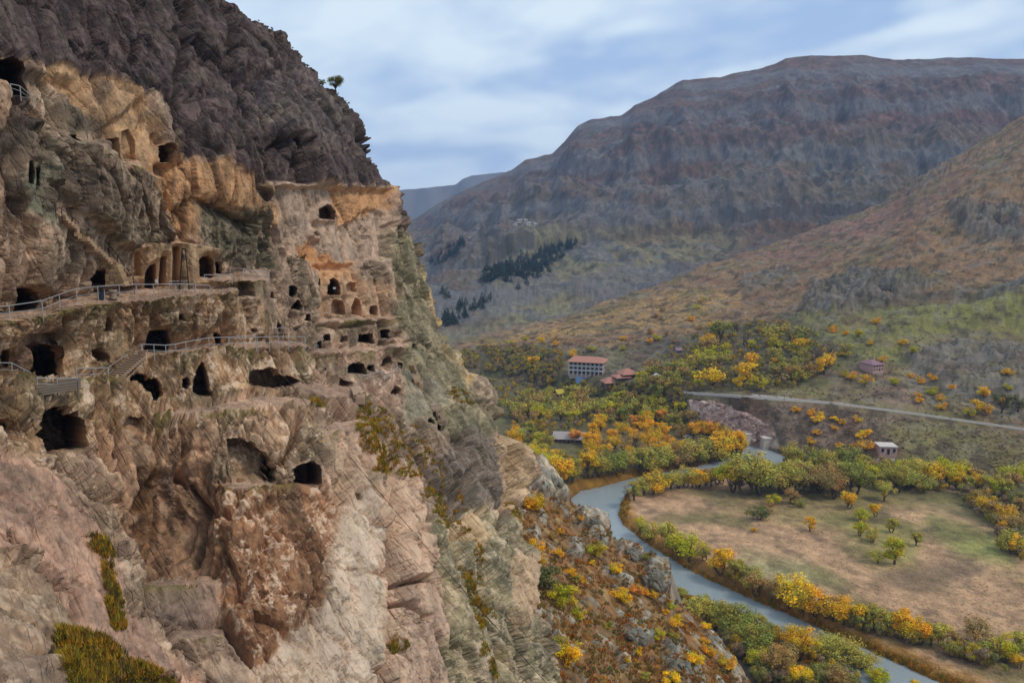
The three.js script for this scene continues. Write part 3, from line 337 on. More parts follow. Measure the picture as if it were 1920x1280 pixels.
      pos[v * 3] = x; pos[v * 3 + 1] = y; pos[v * 3 + 2] = zz; col[v * 3] = Math.max(0.015, r * ROCK * 1.03); col[v * 3 + 1] = Math.max(0.013, g * ROCK); col[v * 3 + 2] = Math.max(0.012, b * ROCK * 0.88);
      { const mx = Math.max(col[v * 3], col[v * 3 + 1], col[v * 3 + 2]); if (mx > 0.78) for (let c = 0; c < 3; c++) col[v * 3 + c] *= 0.78 / mx; }
    }
  }
  const g = sheet(pos, col, W, NY, uv), I = g.index.array, face = [], per = caves.map(() => []);
  for (let t = 0; t < I.length / 3; t++) { const c = cid[I[t * 3]]; if (c >= 0 && cid[I[t * 3 + 1]] === c && cid[I[t * 3 + 2]] === c) per[c].push(t); else face.push(t); }
  const rockMat = new THREE.MeshStandardMaterial({ vertexColors: true, roughness: 0.95, map: rockTex[0], bumpMap: rockTex[1], bumpScale: 0.3 });
  const cliff = add(new THREE.Group(), 'cliff', 'towering tuff cliff honeycombed with carved caves and walkways', 'cliff', null, 'structure');
  part(subset(g, face), rockMat, 'rock_face', cliff);
  per.forEach((l) => { if (l.length > 3) part(subset(g, l), rockMat, 'cave', cliff); });
  shade(cliff); cliffPicker.add(pos, W * NY);
}

// ------------------------------------------------------------------ valley floor, hills and mountain: one sheet
const flatMat = new THREE.MeshStandardMaterial({ vertexColors: true, roughness: 0.97 }), landMat = new THREE.MeshStandardMaterial({ vertexColors: true, roughness: 0.97, map: landTex[0], bumpMap: landTex[1], bumpScale: 0.8 }), slopeMat = new THREE.MeshStandardMaterial({ vertexColors: true, roughness: 0.97, map: rockTex[0], bumpMap: rockTex[1], bumpScale: 0.4 });
const W0 = (pts) => pts.map(([x, y]) => { const p = at(x, y, depthAt(y, 0)); return [p[0], -p[2]]; });
const riverPx = [[2100, 1420], [1900, 1335], [1760, 1278], [1700, 1253], [1600, 1208], [1500, 1163], [1420, 1128], [1370, 1106], [1300, 1073], [1245, 1040], [1200, 1010], [1170, 985], [1160, 965], [1163, 945], [1178, 926], [1205, 912], [1250, 899], [1300, 890], [1350, 882], [1390, 880], [1430, 882], [1458, 872], [1466, 856], [1450, 846], [1425, 838], [1400, 835], [1370, 831], [1330, 826], [1290, 822], [1290, 815], [1340, 820], [1385, 826], [1400, 843], [1396, 855], [1372, 862], [1330, 870], [1290, 878], [1240, 887], [1180, 899], [1130, 912], [1090, 920], [1070, 935], [1080, 958], [1125, 992], [1170, 1040], [1230, 1090], [1330, 1148], [1400, 1178], [1450, 1205], [1560, 1270], [1760, 1390], [1900, 1480]];
const riverW = W0(riverPx), riverBB = bounds(riverW);
const L = {
  F: { y: [[600, 712], [900, 700], [1050, 735], [1200, 780], [1300, 812], [1380, 826], [1430, 832], [1475, 850], [1560, 862], [1640, 880], [1920, 905], [2400, 955]] },
  R: { y: [[600, 655], [850, 668], [900, 668], [1050, 692], [1200, 722], [1290, 738], [1400, 745], [1560, 757], [1700, 775], [1920, 806], [2400, 880]], h: [[600, 12], [900, 10], [1050, 13], [1200, 16], [1290, 19], [1400, 23], [1560, 22], [1700, 19], [1920, 15], [2400, 12]] },
  B: { y: [[600, 652], [850, 660], [900, 652], [1050, 664], [1200, 648], [1400, 625], [1560, 592], [1700, 580], [1920, 562], [2400, 540]], d: [[600, 640], [850, 620], [900, 622], [1050, 566], [1200, 560], [1400, 560], [1560, 560], [1700, 545], [1920, 520], [2400, 500]] },
  G: { y: [[600, 640], [850, 650], [900, 637], [1000, 613], [1100, 582], [1200, 548], [1300, 511], [1400, 472], [1480, 451], [1560, 419], [1650, 384], [1730, 334], [1800, 290], [1870, 250], [1920, 216], [2100, 120], [2400, 20]], d: [[600, 680], [850, 655], [900, 655], [1000, 680], [1100, 720], [1200, 760], [1300, 800], [1480, 880], [1920, 900], [2400, 900]] },
  M1: { y: [[600, 575], [800, 560], [900, 530], [1000, 495], [1100, 470], [1200, 455], [1400, 440], [1600, 420], [1920, 380], [2400, 330]], d: [[600, 1300], [1000, 1250], [2400, 1250]] },
  M2: { y: [[600, 440], [740, 420], [780, 412], [820, 385], [860, 362], [900, 345], [960, 322], [985, 303], [1010, 296], [1035, 290], [1060, 265], [1085, 237], [1110, 227], [1165, 217], [1190, 197], [1230, 182], [1280, 152], [1350, 148], [1370, 141], [1420, 130], [1455, 119], [1475, 109], [1500, 107], [1570, 106], [1625, 103], [1650, 110], [1680, 113], [1730, 113], [1780, 109], [1920, 111], [2400, 130]], d: [[600, 2300], [780, 2100], [1000, 2000], [1300, 1900], [1920, 1800], [2400, 1800]] },
};
function terrainLines(px) {                                                                    // [sight line, distance] of each feature line in this direction
  const o = []; const push = (h, d) => { const q = at(px, 640, 1)[0]; const s = seen(q * d, h, -d); o.push([s[1], d]); };
  const GH = 1.4; o.push([1440, depthAt(1440, GH)]);
  const f = pline(L.F.y, px); o.push([f, depthAt(f, GH)]);
  let y = pline(L.R.y, px), h = pline(L.R.h, px), d = Math.max(depthAt(y, h), o[1][1] + 6); o.push([y, d]);
  y = pline(L.B.y, px); o.push([y, Math.max(pline(L.B.d, px), d + 12)]);
  y = pline(L.G.y, px); d = Math.max(pline(L.G.d, px), o[3][1] + 15); o.push([y, d]); const gh = at(px, y, d)[1];
  push(Math.max(6, gh - 30), d + 130); push(Math.max(10, Math.min(gh - 40, 30)), d + 330);
  o.push([pline(L.M1.y, px), pline(L.M1.d, px)]);
  y = pline(L.M2.y, px); d = pline(L.M2.d, px); o.push([y, d]); push(at(px, y, d)[1] - 160, d + 500);
  return o;
}
const gz = [                                                                                   // what covers the ground: outline, colour, softness
  [[[600, 640], [900, 640], [1300, 740], [1420, 830], [1400, 870], [1100, 930], [900, 930], [600, 900]], [92, 84, 58], 20],
  [[[1160, 930], [1250, 905], [1360, 893], [1480, 900], [1700, 930], [1920, 1000], [2400, 1100], [2400, 1440], [1950, 1330], [1700, 1240], [1400, 1110], [1240, 1025], [1165, 985]], [170, 138, 110], 14],
  [[[1380, 940], [1560, 950], [1700, 985], [1650, 1010], [1500, 980], [1400, 960]], [140, 122, 86], 18], [[[1420, 880], [1700, 905], [1720, 950], [1500, 950], [1400, 925]], [120, 108, 72], 16],
  [[[1390, 1040], [1500, 1060], [1560, 1100], [1480, 1100], [1400, 1070]], [146, 138, 104], 26], [[[1580, 960], [1720, 985], [1720, 1060], [1640, 1060], [1590, 1010]], [148, 134, 90], 22], [[[1740, 960], [1860, 1000], [1900, 1060], [1800, 1050], [1740, 990]], [140, 136, 88], 20],
  [[[1640, 1075], [1800, 1050], [1850, 1065], [1760, 1110], [1700, 1110]], [128, 106, 84], 16], [[[1600, 920], [1700, 900], [1920, 960], [1920, 1000], [1800, 960], [1700, 935]], [126, 112, 80], 16],
  [[[1280, 736], [1560, 757], [1920, 808], [2400, 880], [2400, 960], [1920, 905], [1640, 880], [1560, 862], [1475, 850], [1450, 800], [1350, 760]], [116, 99, 84], 12],
  [[[1640, 800], [1760, 790], [1920, 830], [1920, 900], [1700, 870]], [118, 108, 74], 18], [[[1560, 838], [1700, 850], [1920, 880], [1920, 910], [1640, 882]], [112, 106, 72], 12],
  [[[1290, 752], [1350, 755], [1400, 778], [1440, 800], [1455, 832], [1430, 838], [1395, 822], [1360, 790], [1300, 775]], [176, 150, 138], 8],
  [[[1405, 818], [1450, 808], [1456, 836], [1410, 838]], [198, 176, 150], 6],
  [[[600, 600], [1050, 600], [1290, 700], [1290, 736], [1050, 690], [600, 650]], [108, 100, 78], 18],
  [[[1290, 738], [1400, 745], [1560, 757], [1700, 775], [1920, 806], [2400, 880], [2400, 620], [1920, 640], [1700, 690], [1500, 720], [1290, 728]], [126, 115, 78], 14],
  [[[1320, 600], [1480, 570], [1620, 650], [1600, 720], [1420, 735], [1280, 725]], [92, 88, 62], 18],
  [[[1500, 600], [1700, 575], [1920, 565], [2400, 540], [2400, 640], [1920, 640], [1760, 660], [1620, 700], [1560, 640]], [120, 115, 72], 16],
  [[[1700, 660], [1790, 640], [1920, 650], [2400, 650], [2400, 800], [1920, 790], [1760, 760], [1700, 720]], [124, 114, 98], 16], [[[1560, 700], [1640, 690], [1700, 720], [1760, 770], [1560, 750]], [124, 104, 88], 14],
  [[[850, 648], [900, 635], [1100, 580], [1300, 508], [1480, 448], [1730, 330], [1920, 212], [2400, 10], [2400, 540], [1920, 545], [1700, 560], [1540, 585], [1350, 620], [1200, 650], [1050, 655], [850, 660]], [132, 106, 80], 8],
  [[[900, 640], [1100, 588], [1200, 560], [1330, 545], [1400, 560], [1320, 610], [1150, 640], [950, 650]], [156, 126, 88], 16], [[[1400, 480], [1700, 360], [1800, 340], [1700, 430], [1500, 500]], [126, 96, 80], 26],
  [[[1530, 535], [1600, 522], [1720, 520], [1740, 545], [1650, 575], [1560, 590], [1505, 585]], [112, 104, 92], 8], [[[1840, 560], [1900, 540], [2100, 530], [2100, 566], [1900, 572]], [112, 104, 92], 8], [[[1780, 420], [1920, 400], [1920, 450], [1800, 445]], [110, 106, 98], 12],
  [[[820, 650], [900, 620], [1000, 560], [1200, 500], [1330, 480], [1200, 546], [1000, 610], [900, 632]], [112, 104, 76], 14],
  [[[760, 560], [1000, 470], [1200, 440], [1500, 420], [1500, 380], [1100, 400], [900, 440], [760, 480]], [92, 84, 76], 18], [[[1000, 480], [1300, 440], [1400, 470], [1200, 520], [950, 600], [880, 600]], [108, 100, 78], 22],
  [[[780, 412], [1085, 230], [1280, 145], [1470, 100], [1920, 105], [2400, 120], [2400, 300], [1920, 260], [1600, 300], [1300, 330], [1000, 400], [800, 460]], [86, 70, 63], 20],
].map(([pts, c, s]) => ({ pts, c: rgb(c, 1.55), s, bb: bounds(pts) }));
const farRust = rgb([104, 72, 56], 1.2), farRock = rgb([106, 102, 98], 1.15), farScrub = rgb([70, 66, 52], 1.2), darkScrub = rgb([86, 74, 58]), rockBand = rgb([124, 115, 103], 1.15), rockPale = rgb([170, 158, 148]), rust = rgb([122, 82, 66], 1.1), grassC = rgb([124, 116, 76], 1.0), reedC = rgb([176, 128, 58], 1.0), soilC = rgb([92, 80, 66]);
const landPicker = new Picker(), spur = [[1480, 548], [1560, 515], [1650, 478], [1740, 440], [1830, 395], [1920, 345], [2400, 120]], spur2 = [[1500, 690], [1600, 660], [1700, 632], [1760, 605], [1860, 585], [1920, 578], [2400, 560]];
const crags = [[[[1530, 540], [1600, 524], [1720, 522], [1740, 548], [1650, 578], [1560, 592], [1505, 590]], 9], [[[1840, 562], [1900, 542], [2100, 530], [2100, 568], [1900, 574]], 8], [[[1700, 680], [1790, 650], [1920, 660], [2400, 650], [2400, 790], [1920, 770], [1780, 745]], 5], [[[1780, 425], [1920, 400], [1920, 450], [1800, 448]], 9], [[[1650, 300], [1800, 300], [1760, 340], [1660, 380]], 6], [[[1290, 752], [1350, 755], [1440, 800], [1400, 820], [1300, 775]], 3], [[[1380, 520], [1480, 500], [1500, 540], [1400, 560]], 4]].map(([pts, m]) => ({ pts, m, bb: bounds(pts) }));
{
  const NX = 560, rows = [290, 60, 56, 100, 6, 14, 70, 190, 8], NY = rows.reduce((a, b) => a + b) + 1, pos = new Float32Array(NX * NY * 3), col = new Float32Array(NX * NY * 3), uv = new Float32Array(NX * NY * 2), p = [0, 0, 0];
  for (let i = 0; i < NX; i++) {
    const t0 = i / (NX - 1), px = t0 < 0.86 ? lerp(680, 1990, t0 / 0.86) : lerp(1990, 2400, (t0 - 0.86) / 0.14), ls = terrainLines(px);
    let j = 0;
    for (let s = 0; s < rows.length; s++) for (let r = 0; r < rows[s] + (s === rows.length - 1 ? 1 : 0); r++, j++) {
      const t = r / rows[s], py = lerp(ls[s][0], ls[s + 1][0], t), D = 1 / lerp(1 / ls[s][1], 1 / ls[s + 1][1], t), v = j * NX + i;
      at(px, py, D, p); let [X, Y, Z] = p;
      const hill = s === 0 ? 0 : s === 1 ? Math.sin(t * Math.PI) * 0.35 : s === 2 ? 0.03 + 0.97 * Math.sin(t * 1.57) : 1, far = s >= 6 ? 1 : s === 5 ? t : 0;
      // relief: gullies and spurs run down the slopes, hard beds stand out as bands
      const n1 = fbm(X / 70, 0.5, Z / 70, 4), n2 = ridged(X / 28, 3, Z / 28, 4), n3 = fbm(X / 6, Y / 6, Z / 6, 4);
      let dy = hill * (1 - far) * (5 * n1 + 4.2 * (n2 - 0.3) + 1.5 * ridged(X / 10, Y / 14, Z / 10, 4) + 0.9 * n3) + (s === 0 ? 0.22 * fbm(X / 9, 1, Z / 9, 3) + 0.25 * fbm(X / 40, 1, Z / 40, 2) : 0);
      if (far) { const a = ridged(X / 260, 2, Z / 260, 4), bnd = fbm(X / 500, Y / 26, Z / 500, 3), band = Math.sin(Y / 15 + 2.2 * fbm(X / 300, 1, Z / 300, 3)), keep = s === 7 ? 1 - 0.9 * sstep(0.62, 1, t) : s === 8 ? 0.1 : 0.6; dy += far * keep * (34 * (a - 0.35) + 38 * (ridged(X / 105, 2, Z / 520, 4) - 0.3) + 16 * ridged(X / 60, Y / 110, Z / 60, 5) + 13 * band + 6 * bnd + 6 * ridged(X / 22, Y / 30, Z / 22, 4) + 3 * ridged(X / 10, Y / 14, Z / 10, 3)) ; }
      let crag = 0; if (s === 2 || s === 3) { for (const c of crags) { const e = sdPoly(c.pts, c.bb, px + 14 * n3, py + 10 * n3, 8); if (e < 8) crag = Math.max(crag, c.m * (1 - sstep(-8, 8, e))); } dy += crag * (ridged(X / 9, Y / 16, Z / 9, 5) + 0.6 * ridged(X / 30, 4, Z / 30, 3));
        if (px > 1480) { const q = (py - pline(spur, px)) / 20, w = sstep(1500, 1800, px); dy += w * 16 * (q > 0 ? Math.exp(-q * q * 0.35) : Math.exp(-q * q * 3)); const q2 = (py - pline(spur2, px)) / 16; dy += sstep(1540, 1700, px) * 9 * (q2 > 0 ? Math.exp(-q2 * q2 * 0.4) : Math.exp(-q2 * q2 * 3)); } }
      if (s === 1 && px > 1290 && px < 1460) dy += (4 * ridged(X / 7, Y / 9, Z / 7, 5) - 2) * Math.sin(t * Math.PI);
      Y += dy;
      // cover
      const wx = px + 34 * fbm(X / 40, 9, Z / 40, 4) * (far ? 2 : 1), wy = py + 16 * fbm(X / 40 + 30, 9, Z / 40, 4);
      let r0 = lin(112), g0 = lin(98), b0 = lin(78);
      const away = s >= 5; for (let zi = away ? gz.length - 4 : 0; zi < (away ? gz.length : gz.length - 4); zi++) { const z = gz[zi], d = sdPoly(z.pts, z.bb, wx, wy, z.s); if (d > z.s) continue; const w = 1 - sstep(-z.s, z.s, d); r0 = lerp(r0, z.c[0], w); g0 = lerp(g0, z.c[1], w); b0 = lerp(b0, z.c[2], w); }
      const mix = (c, w) => { r0 = lerp(r0, c[0], w); g0 = lerp(g0, c[1], w); b0 = lerp(b0, c[2], w); };
      const c1 = fbm(X / 30 + 7, 3, Z / 30, 5), c2 = fbm(X / 3.5, Y / 3.5, Z / 3.5, 4), c3 = fbm(X / 12 + 3, Y / 12, Z / 12, 5);
      if (s === 0) { // floor: meadow tufts, banks, reeds
        mix(grassC, 0.75 * sstep(-0.02, 0.25, c1)); mix(soilC, 0.5 * sstep(0.1, 0.35, fbm(X / 8, 5, Z / 8, 5)));
        const wd = sdPoly(riverW, riverBB, X + 1.5 * n3, -Z + 1.8 * c2, 30);
        Y -= 4.2 * (1 - sstep(-1.2, 3.6, wd)); mix(reedC, (1 - sstep(2.5, 7, wd + 3 * c2)) * 0.75); mix(soilC, 1 - sstep(-1.5, 1.2, wd));
      } else if (!far) { const cut = s === 1 ? 1 - sstep(-2, 2, sdPoly(gz[12].pts, gz[12].bb, px + 9 * c2, py + 7 * c2, 8)) : 0; if (cut > 0.5) { mix(gz[12].c, 1); mix(soilC, 0.5 * sstep(0.05, 0.25, fbm(X / 12, Y / 1.6, Z / 12, 4))); mix(limeC, 0.4 * sstep(0.05, 0.3, c3 + 0.5 * c2)); } else { mix(rust, 0.45 * sstep(0, 0.3, c1)); mix(grassC, 0.6 * sstep(0.0, 0.25, fbm(X / 40 + 50, 3, Z / 40, 4))); mix(rockBand, Math.max(clamp(crag / 4) * sstep(-0.2, 0.1, c3), 0.65 * sstep(0.12, 0.34, c3 + (n2 - 0.4) * 0.35) * (s > 1 ? 1 : 0.6))); mix(soilC, 0.55 * sstep(0.05, 0.3, c2)); mix(darkScrub, 0.75 * sstep(0.04, 0.22, fbm(X / 9 + 17, Y / 9, Z / 9, 5))); } }
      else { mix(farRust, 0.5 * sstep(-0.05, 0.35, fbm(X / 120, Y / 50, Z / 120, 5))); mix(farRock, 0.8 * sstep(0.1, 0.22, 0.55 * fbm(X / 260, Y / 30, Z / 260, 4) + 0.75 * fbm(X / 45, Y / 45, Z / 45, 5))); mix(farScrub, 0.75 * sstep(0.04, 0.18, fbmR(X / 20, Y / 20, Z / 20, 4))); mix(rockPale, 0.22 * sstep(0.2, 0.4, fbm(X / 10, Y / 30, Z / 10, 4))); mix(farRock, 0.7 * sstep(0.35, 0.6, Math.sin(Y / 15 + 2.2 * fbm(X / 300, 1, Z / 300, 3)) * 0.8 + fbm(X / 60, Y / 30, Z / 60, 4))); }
      const m = (1 + (s ? 0.9 : 0.5) * c2 + 0.4 * c3) ;  r0 *= m; g0 *= m; b0 *= m;
      { const q = s >= 6 ? 260 : s >= 1 ? 60 : 36; uv[v * 2] = (X + 0.2 * Y) / q; uv[v * 2 + 1] = (Y * 0.9 - Z * (s >= 6 ? 0.5 : 0.8)) / q; }
      pos[v * 3] = X; pos[v * 3 + 1] = Y; pos[v * 3 + 2] = Z; col[v * 3] = Math.max(0.01, r0); col[v * 3 + 1] = Math.max(0.01, g0); col[v * 3 + 2] = Math.max(0.01, b0);
    }
  }
  const m = new THREE.Mesh(sheet(pos, col, NX, NY, uv), landMat); add(m, 'terrain', null, null, null, 'structure'); shade(m); landPicker.add(pos, NX * NY);
}
{ // the blue range at the head of the valley
  const N = 200, R = 12, pos = new Float32Array(N * R * 3), col = new Float32Array(N * R * 3), yl = [[500, 372], [740, 357], [800, 352], [855, 346], [868, 334], [885, 329], [930, 324], [960, 321], [1010, 316], [1200, 320], [1400, 330]], c = rgb([110, 104, 96]);
  for (let i = 0; i < N; i++) for (let j = 0; j < R; j++) { const px = lerp(500, 1400, i / (N - 1)), top = pline(yl, px) + 1.2 * noise(i / 4, 3, 3), t = j / (R - 1), d = 4700 - 1200 * (1 - t) + 120 * noise(i / 8, j / 3, 5), p = at(px, lerp(560, top, t), d), v = j * N + i; pos.set(p, v * 3); col.set(c, v * 3); }
  const m = new THREE.Mesh(sheet(pos, col, N, R), flatMat); add(m, 'distant_hills', null, null, null, 'structure'); shade(m);
}
{ // country beyond, and the river
  const g = new THREE.CircleGeometry(5200, 64); g.rotateX(-Math.PI / 2); const m = new THREE.Mesh(g, mat(rgb([112, 102, 80]))); m.position.y = -9; add(m, 'ground', null, null, null, 'structure'); shade(m);
  const S = 512, d = new Uint8Array(S * S * 4); for (let y = 0; y < S; y++) for (let x = 0; x < S; x++) { const a = x / S * 2 * Math.PI, b = y / S * 2 * Math.PI, ca = Math.cos(a), sa = Math.sin(a), cb = Math.cos(b), sb = Math.sin(b); const n = 0.6 * fbm(ca * 5 + 9, sa * 5 + cb * 8, sb * 8, 5) + 0.4 * fbm(ca * 2, sa * 2 + cb * 2 + 4, sb * 2, 3); const v = clamp(0.5 + n * 0.8) * 255; d.set([v, v, v, 255], (y * S + x) * 4); }
  const t = new THREE.DataTexture(d, S, S); t.wrapS = t.wrapT = THREE.RepeatWrapping; t.magFilter = THREE.LinearFilter; t.needsUpdate = true;
  const w = new THREE.PlaneGeometry(700, 640); w.rotateX(-Math.PI / 2); const uv = w.attributes.uv; for (let i = 0; i < uv.count; i++) uv.setXY(i, uv.getX(i) * 700 / 26, uv.getY(i) * 640 / 26);
  const water = new THREE.Mesh(w, new THREE.MeshPhysicalMaterial({ color: new THREE.Color().setRGB(0.30, 0.33, 0.32), roughness: 0.07, bumpMap: t, bumpScale: 0.12, ior: 1.33, specularIntensity: 1 })); water.position.set(220, 0, -380); add(water, 'river', null, null, null, 'structure'); shade(water);
}
// ------------------------------------------------------------------ the scrub slope under the cliff
const slopePicker = new Picker();
{
  const sil = [[820, 880], [870, 920], [905, 960], [925, 990], [960, 1020], [985, 1060], [1010, 1110], [1060, 1160], [1080, 1245], [1160, 1246], [1200, 1300], [1240, 1350], [1300, 1400], [1440, 1420]];
  // upper outline: sight line height for each direction
  const top = [[760, 800], [960, 835], [1005, 852], [1018, 872], [1032, 890], [1052, 915], [1062, 932], [1075, 950], [1095, 958], [1118, 966], [1136, 976], [1142, 1000], [1150, 1012], [1180, 1024], [1200, 1028], [1218, 1044], [1246, 1050], [1252, 1085], [1256, 1120], [1285, 1140], [1320, 1165], [1345, 1195], [1380, 1235], [1405, 1275], [1440, 1330], [1560, 1480]];
  const dep = tps([[760, 800, 165], [900, 900, 160], [1000, 860, 172], [1060, 935, 168], [1140, 980, 166], [1245, 1055, 158], [1255, 1110, 150], [1320, 1165, 146], [1400, 1275, 134], [1440, 1330, 128], [1560, 1480, 112], [1000, 960, 150], [1000, 1050, 132], [1100, 1050, 146], [1040, 1150, 112], [1150, 1150, 130], [1040, 1280, 96], [1150, 1280, 108], [1250, 1200, 130], [1300, 1280, 120], [850, 1000, 135], [850, 1200, 105], [900, 1400, 85], [1100, 1400, 90], [1300, 1450, 102], [700, 1400, 80]]);
  const NX = 330, NY = 300, NW = 14, R = NY + NW, pos = new Float32Array(NX * R * 3), col = new Float32Array(NX * R * 3), uv = new Float32Array(NX * R * 2), p = [0, 0, 0];
  const earth = rgb([128, 102, 74], 1.1), rusty = rgb([136, 96, 64], 1.1), straw = rgb([160, 134, 96], 1.1), rk = rgb([138, 132, 120], 1.25), rkp = rgb([196, 176, 154], 1.25), lch = rgb([104, 106, 88], 1.2), dk = rgb([84, 66, 50]);
  const outcrops = [[[[1005, 850], [1060, 920], [1070, 945], [1010, 930], [985, 890]], 3, 1], [[[1075, 955], [1100, 956], [1138, 975], [1144, 1005], [1105, 985], [1080, 985]], 3, 1], [[[1150, 1010], [1200, 1026], [1205, 1050], [1160, 1040]], 2, 0.6], [[[1205, 1045], [1248, 1050], [1253, 1110], [1210, 1105]], 3, 0.2], [[[1170, 1165], [1215, 1160], [1225, 1210], [1180, 1215]], 2.4, 0.3], [[[1240, 1205], [1270, 1200], [1310, 1260], [1320, 1300], [1250, 1300]], 2.6, 0.3], [[[1065, 1010], [1090, 1010], [1098, 1045], [1070, 1050]], 1.8, 0.3], [[[1155, 1215], [1190, 1210], [1180, 1250], [1150, 1245]], 1.6, 0.7], [[[1310, 1165], [1345, 1195], [1400, 1275], [1385, 1290], [1330, 1215]], 1.2, 0.6], [[[1020, 1150], [1035, 1150], [1045, 1195], [1030, 1200]], 1.6, 0.5], [[[1110, 975], [1150, 1015], [1130, 1030], [1100, 1000]], 1.6, 0.5], [[[1130, 1060], [1190, 1085], [1180, 1100], [1125, 1075]], 1.4, 0.6]].map(([pts, m, w]) => ({ pts, m, w, bb: bounds(pts) }));
  for (let i = 0; i < NX; i++) {
    const px = lerp(760, 1560, i / (NX - 1)), ty = pline(top, px) + 5 * noise(px / 9, 4, 2) + 3 * noise(px / 3.5, 4, 7);
    for (let j = 0; j < R; j++) {
      const jj = Math.max(0, j - NW), t = jj / (NY - 1), py = lerp(ty, 1500, t), D = dep(px, py), v = j * NX + i; at(px, py, D, p); let [X, Y, Z] = p;
      const n1 = fbm(X / 9, Y / 9, Z / 9, 4), n2 = ridged(X / 3.5, Y / 4.5, Z / 3.5, 4), n3 = fbm(X / 0.9, Y / 0.9, Z / 0.9, 3), n4 = fbm(X / 5 + 20, Y / 5, Z / 5, 5);
      let rock = sstep(0.2, 0.34, n4 + 0.12 * n2), pale = 0.35; const wx = px + 10 * n3 + 8 * n1, wy = py + 10 * n1;
      let lift = 0; for (const o of outcrops) { const d = sdPoly(o.pts, o.bb, wx, wy, 8); if (d < 8) { const w = 1 - sstep(-7, 5, d); rock = Math.max(rock, w); lift = Math.max(lift, w * o.m); pale = lerp(pale, o.w, w); } }
      const k = 0.35 * n3 * (0.4 + rock) + rock * (0.9 * n2 + lift * 0.8) + 1.1 * n1 * (0.4 + 0.6 * t);
      X += 0.35 * k; Y += 0.7 * k * (j < NW + 2 ? 0.4 : 1); Z += 0.35 * k;
      const c1 = fbm(X / 6 + 3, Y / 6, Z / 6, 5), c2 = fbm(X / 1.1, Y / 1.1, Z / 1.1, 4), c3 = fbm(X / 2.5 + 44, Y / 2.5, Z / 2.5, 4);
      let c = [...earth]; const mix = (q, w) => { for (let a = 0; a < 3; a++) c[a] = lerp(c[a], q[a], w); };
      mix(rusty, sstep(-0.05, 0.25, c1)); mix(straw, 0.8 * sstep(0.05, 0.3, c3)); mix(dk, 0.7 * sstep(0.08, 0.3, fbm(X / 1.8 + 80, Y / 1.8, Z / 1.8, 4)));
      let rc = [0, 0, 0]; for (let a = 0; a < 3; a++) rc[a] = lerp(lerp(rk[a], rkp[a], pale * sstep(-0.1, 0.25, c3 + 0.2 * c2)), lch[a], 0.7 * sstep(0.02, 0.25, c1 * 0.5 + fbm(X / 1.4 + 9, Y / 1.4, Z / 1.4, 4)));
      mix(rc, rock * sstep(-0.35, -0.05, c2)); const m = 1 + 0.5 * c2;
      if (j < NW) { const w = (NW - j) / NW, e = 70 * w; const h = Math.hypot(p[0], p[2]); X += p[0] / h * e * 0.55 + e * 0.35; Z += p[2] / h * e * 0.55; Y = Math.max(-6, Y - e * 1.25); }
      uv[v * 2] = (X - Z) * 0.707 / 22; uv[v * 2 + 1] = (Y + 0.45 * (X + Z)) / 22; pos.set([X, Y, Z], v * 3); col.set([c[0] * m * 1.25, c[1] * m * 1.25, c[2] * m * 1.25], v * 3);
    }
  }
  const m = new THREE.Mesh(sheet(pos, col, NX, R, uv), slopeMat); add(m, 'hillside', null, null, null, 'structure'); shade(m); slopePicker.add(pos, NX * R);
}

{ // the bare rock bluff under the end of the road
  const NX = 110, NY = 64, pos = new Float32Array(NX * NY * 3), col = new Float32Array(NX * NY * 3), uv = new Float32Array(NX * NY * 2), w = [0, 0], w2 = [0, 0], top = [[1288, 750], [1350, 755], [1400, 772], [1440, 794], [1460, 806]], bot = [[1288, 766], [1320, 786], [1350, 804], [1380, 822], [1410, 842], [1460, 846]], a = rgb([186, 158, 144], 1.3), b = rgb([150, 126, 114], 1.3), e = rgb([216, 196, 180], 1.2);
  for (let j = 0; j < NY; j++) for (let i = 0; i < NX; i++) {
    const px = lerp(1286, 1460, i / (NX - 1)), ls = terrainLines(px), t0 = j / (NY - 1), py = lerp(pline(top, px) - 4, pline(bot, px) + 3, t0), t = clamp((py - ls[1][0]) / (ls[2][0] - ls[1][0]), -0.1, 1), D = 1 / lerp(1 / ls[1][1], 1 / ls[2][1], t), edge = Math.min(1, 6 * t0, 6 * i / (NX - 1), 6 * (1 - i / (NX - 1))), p = at(px, py, D - 2.6 * edge + 1.6), v = j * NX + i;
    worley(p[0] / 5, p[1] / 4, p[2] / 5, w); worley(p[0] / 1.7, p[1] / 1.4, p[2] / 1.7, w2); const d = edge * (2.6 * w[0] + 0.9 * w2[0] + 1.2 * ridged(p[0] / 8, p[1] / 20, p[2] / 8, 3)) - 0.5 * Math.exp(-w[1] * w[1] / 0.01), n = fbmR(p[0] / 3, p[1] / 1.6, p[2] / 3, 4), k = sstep(-0.1, 0.2, n), q = sstep(0.16, 0.3, fbmR(p[0] / 4 + 9, p[1] / 3, p[2] / 4, 4));
    pos.set([p[0] + 0.3 * d, p[1] + 0.4 * d, p[2] + 0.85 * d], v * 3); col.set([0, 1, 2].map((c) => lerp(lerp(b[c], a[c], k), e[c], q)), v * 3); uv[v * 2] = p[0] / 18; uv[v * 2 + 1] = p[1] / 18;
  }
  const m = new THREE.Mesh(sheet(pos, col, NX, NY, uv), slopeMat); add(m, 'rock_bluff', 'bare pinkish rock bluff above the river below the end of the road', 'bluff', null, 'structure'); shade(m);
}

